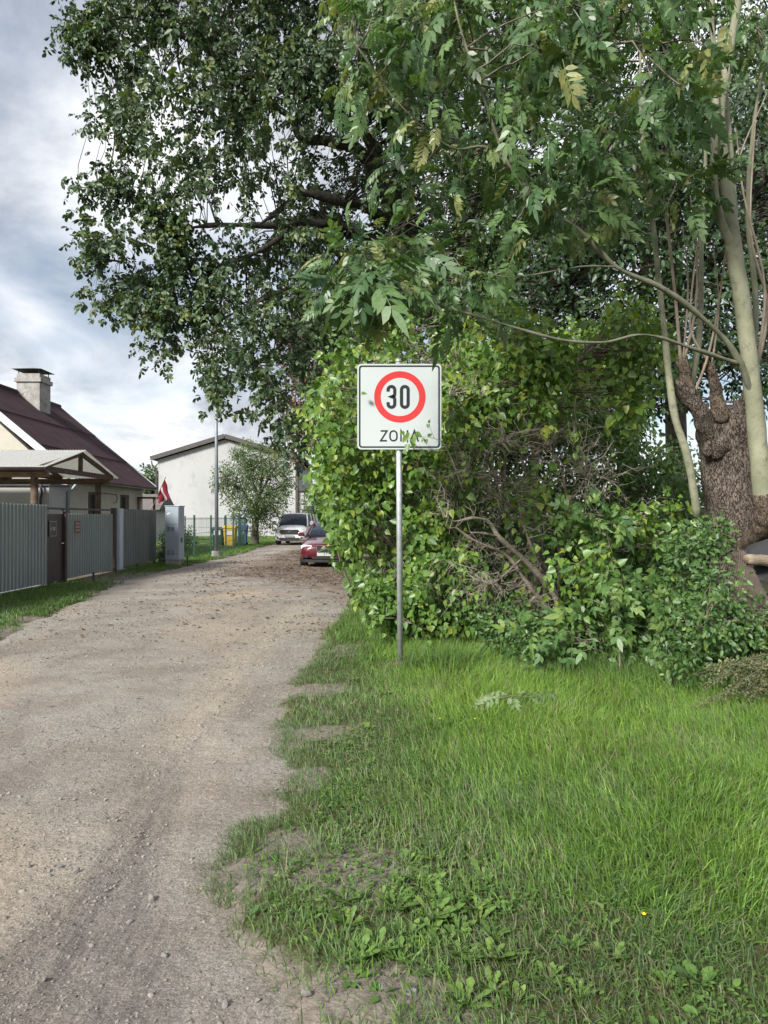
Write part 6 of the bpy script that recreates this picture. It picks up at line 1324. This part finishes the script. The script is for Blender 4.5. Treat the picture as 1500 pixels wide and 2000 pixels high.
x, y = scatter(5200, -5.6, .3, 9, 34, lambda x, y: (road_sd(x, y) < .35) * (.06 + litter_at(x, y) * sstep(.38, .6, fbm(x * .8, y * .8, 95))), 1.2)
nn = len(x); pos = np.stack([x, y, road_h(x, y) + .012], 1)
lt = empty('leaf_litter', (-2.5, 18, 0), 'brown fallen leaves and bark chips scattered under the oak', 'litter'); lt['kind'] = 'stuff'
foliage(lt, T_OV4, 'lit', M['litter'], pos, unit(nn) * np.array([1, 1, .25]), unit(nn) * .5 + np.array([0, 0, 1]), .055 * np.exp(rng.normal(0, .35, nn)), rng.random(nn), 'litter_leaves')
for (a, b) in ((706, 1852), (565, 1828), (620, 1885), (640, 1690), (1020, 1665), (1285, 1960), (900, 1940), (382, 1632), (600, 1288), (806, 1290)):
    g = G(a, b); o = single('fallen_leaf', lib_leaf('dry', T_LILAC, .5, M['dry_leaf']), np.array([g[0], g[1], .045 if road_sd(np.array([g[0]]), np.array([g[1]]))[0] > 0 else .02]), frames(unit(1) * np.array([[1, 1, .2]]), np.array([[.2, -.2, 1.0]]))[0], .045, None) if False else None
    me = lib_leaf('dry', T_LILAC, .5, M['dry_leaf']); o = bpy.data.objects.new('fallen_leaf', me); COL.objects.link(o); o.location = (g[0], g[1], .05 if road_sd(np.array([g[0]]), np.array([g[1]]))[0] > 0 else .015); o.rotation_euler = (.25, .2, rng.random() * 6); o.scale = (float(rng.uniform(.022, .036)),) * 3
    tag(o, 'single dry brown leaf fallen on the ground', 'leaf', 'dry leaves on the ground')
# disturbed soil at the foot of the sign
so = MB(); V = []; F = []; n = 26
for k in range(5):
    for j in range(n): a = 2 * math.pi * j / n; r0 = .045 + k * .048 * (1 + .25 * math.sin(3 * a) + .15 * math.sin(7 * a)); V.append((sx + .01 + r0 * math.cos(a) * 1.25, SD + .045 + r0 * math.sin(a), .085 - .020 * k + .012 * math.sin(5 * a + 2 * k)))
for k in range(4):
    for j in range(n): F.append((k * n + j, k * n + (j + 1) % n, (k + 1) * n + (j + 1) % n, (k + 1) * n + j))
F.append(tuple(range(n)))
tag(so.add(V, F).build('soil_mound', M['soil'], smooth=True), 'freshly dug brown soil round the foot of the sign pole', 'soil', kind='stuff')
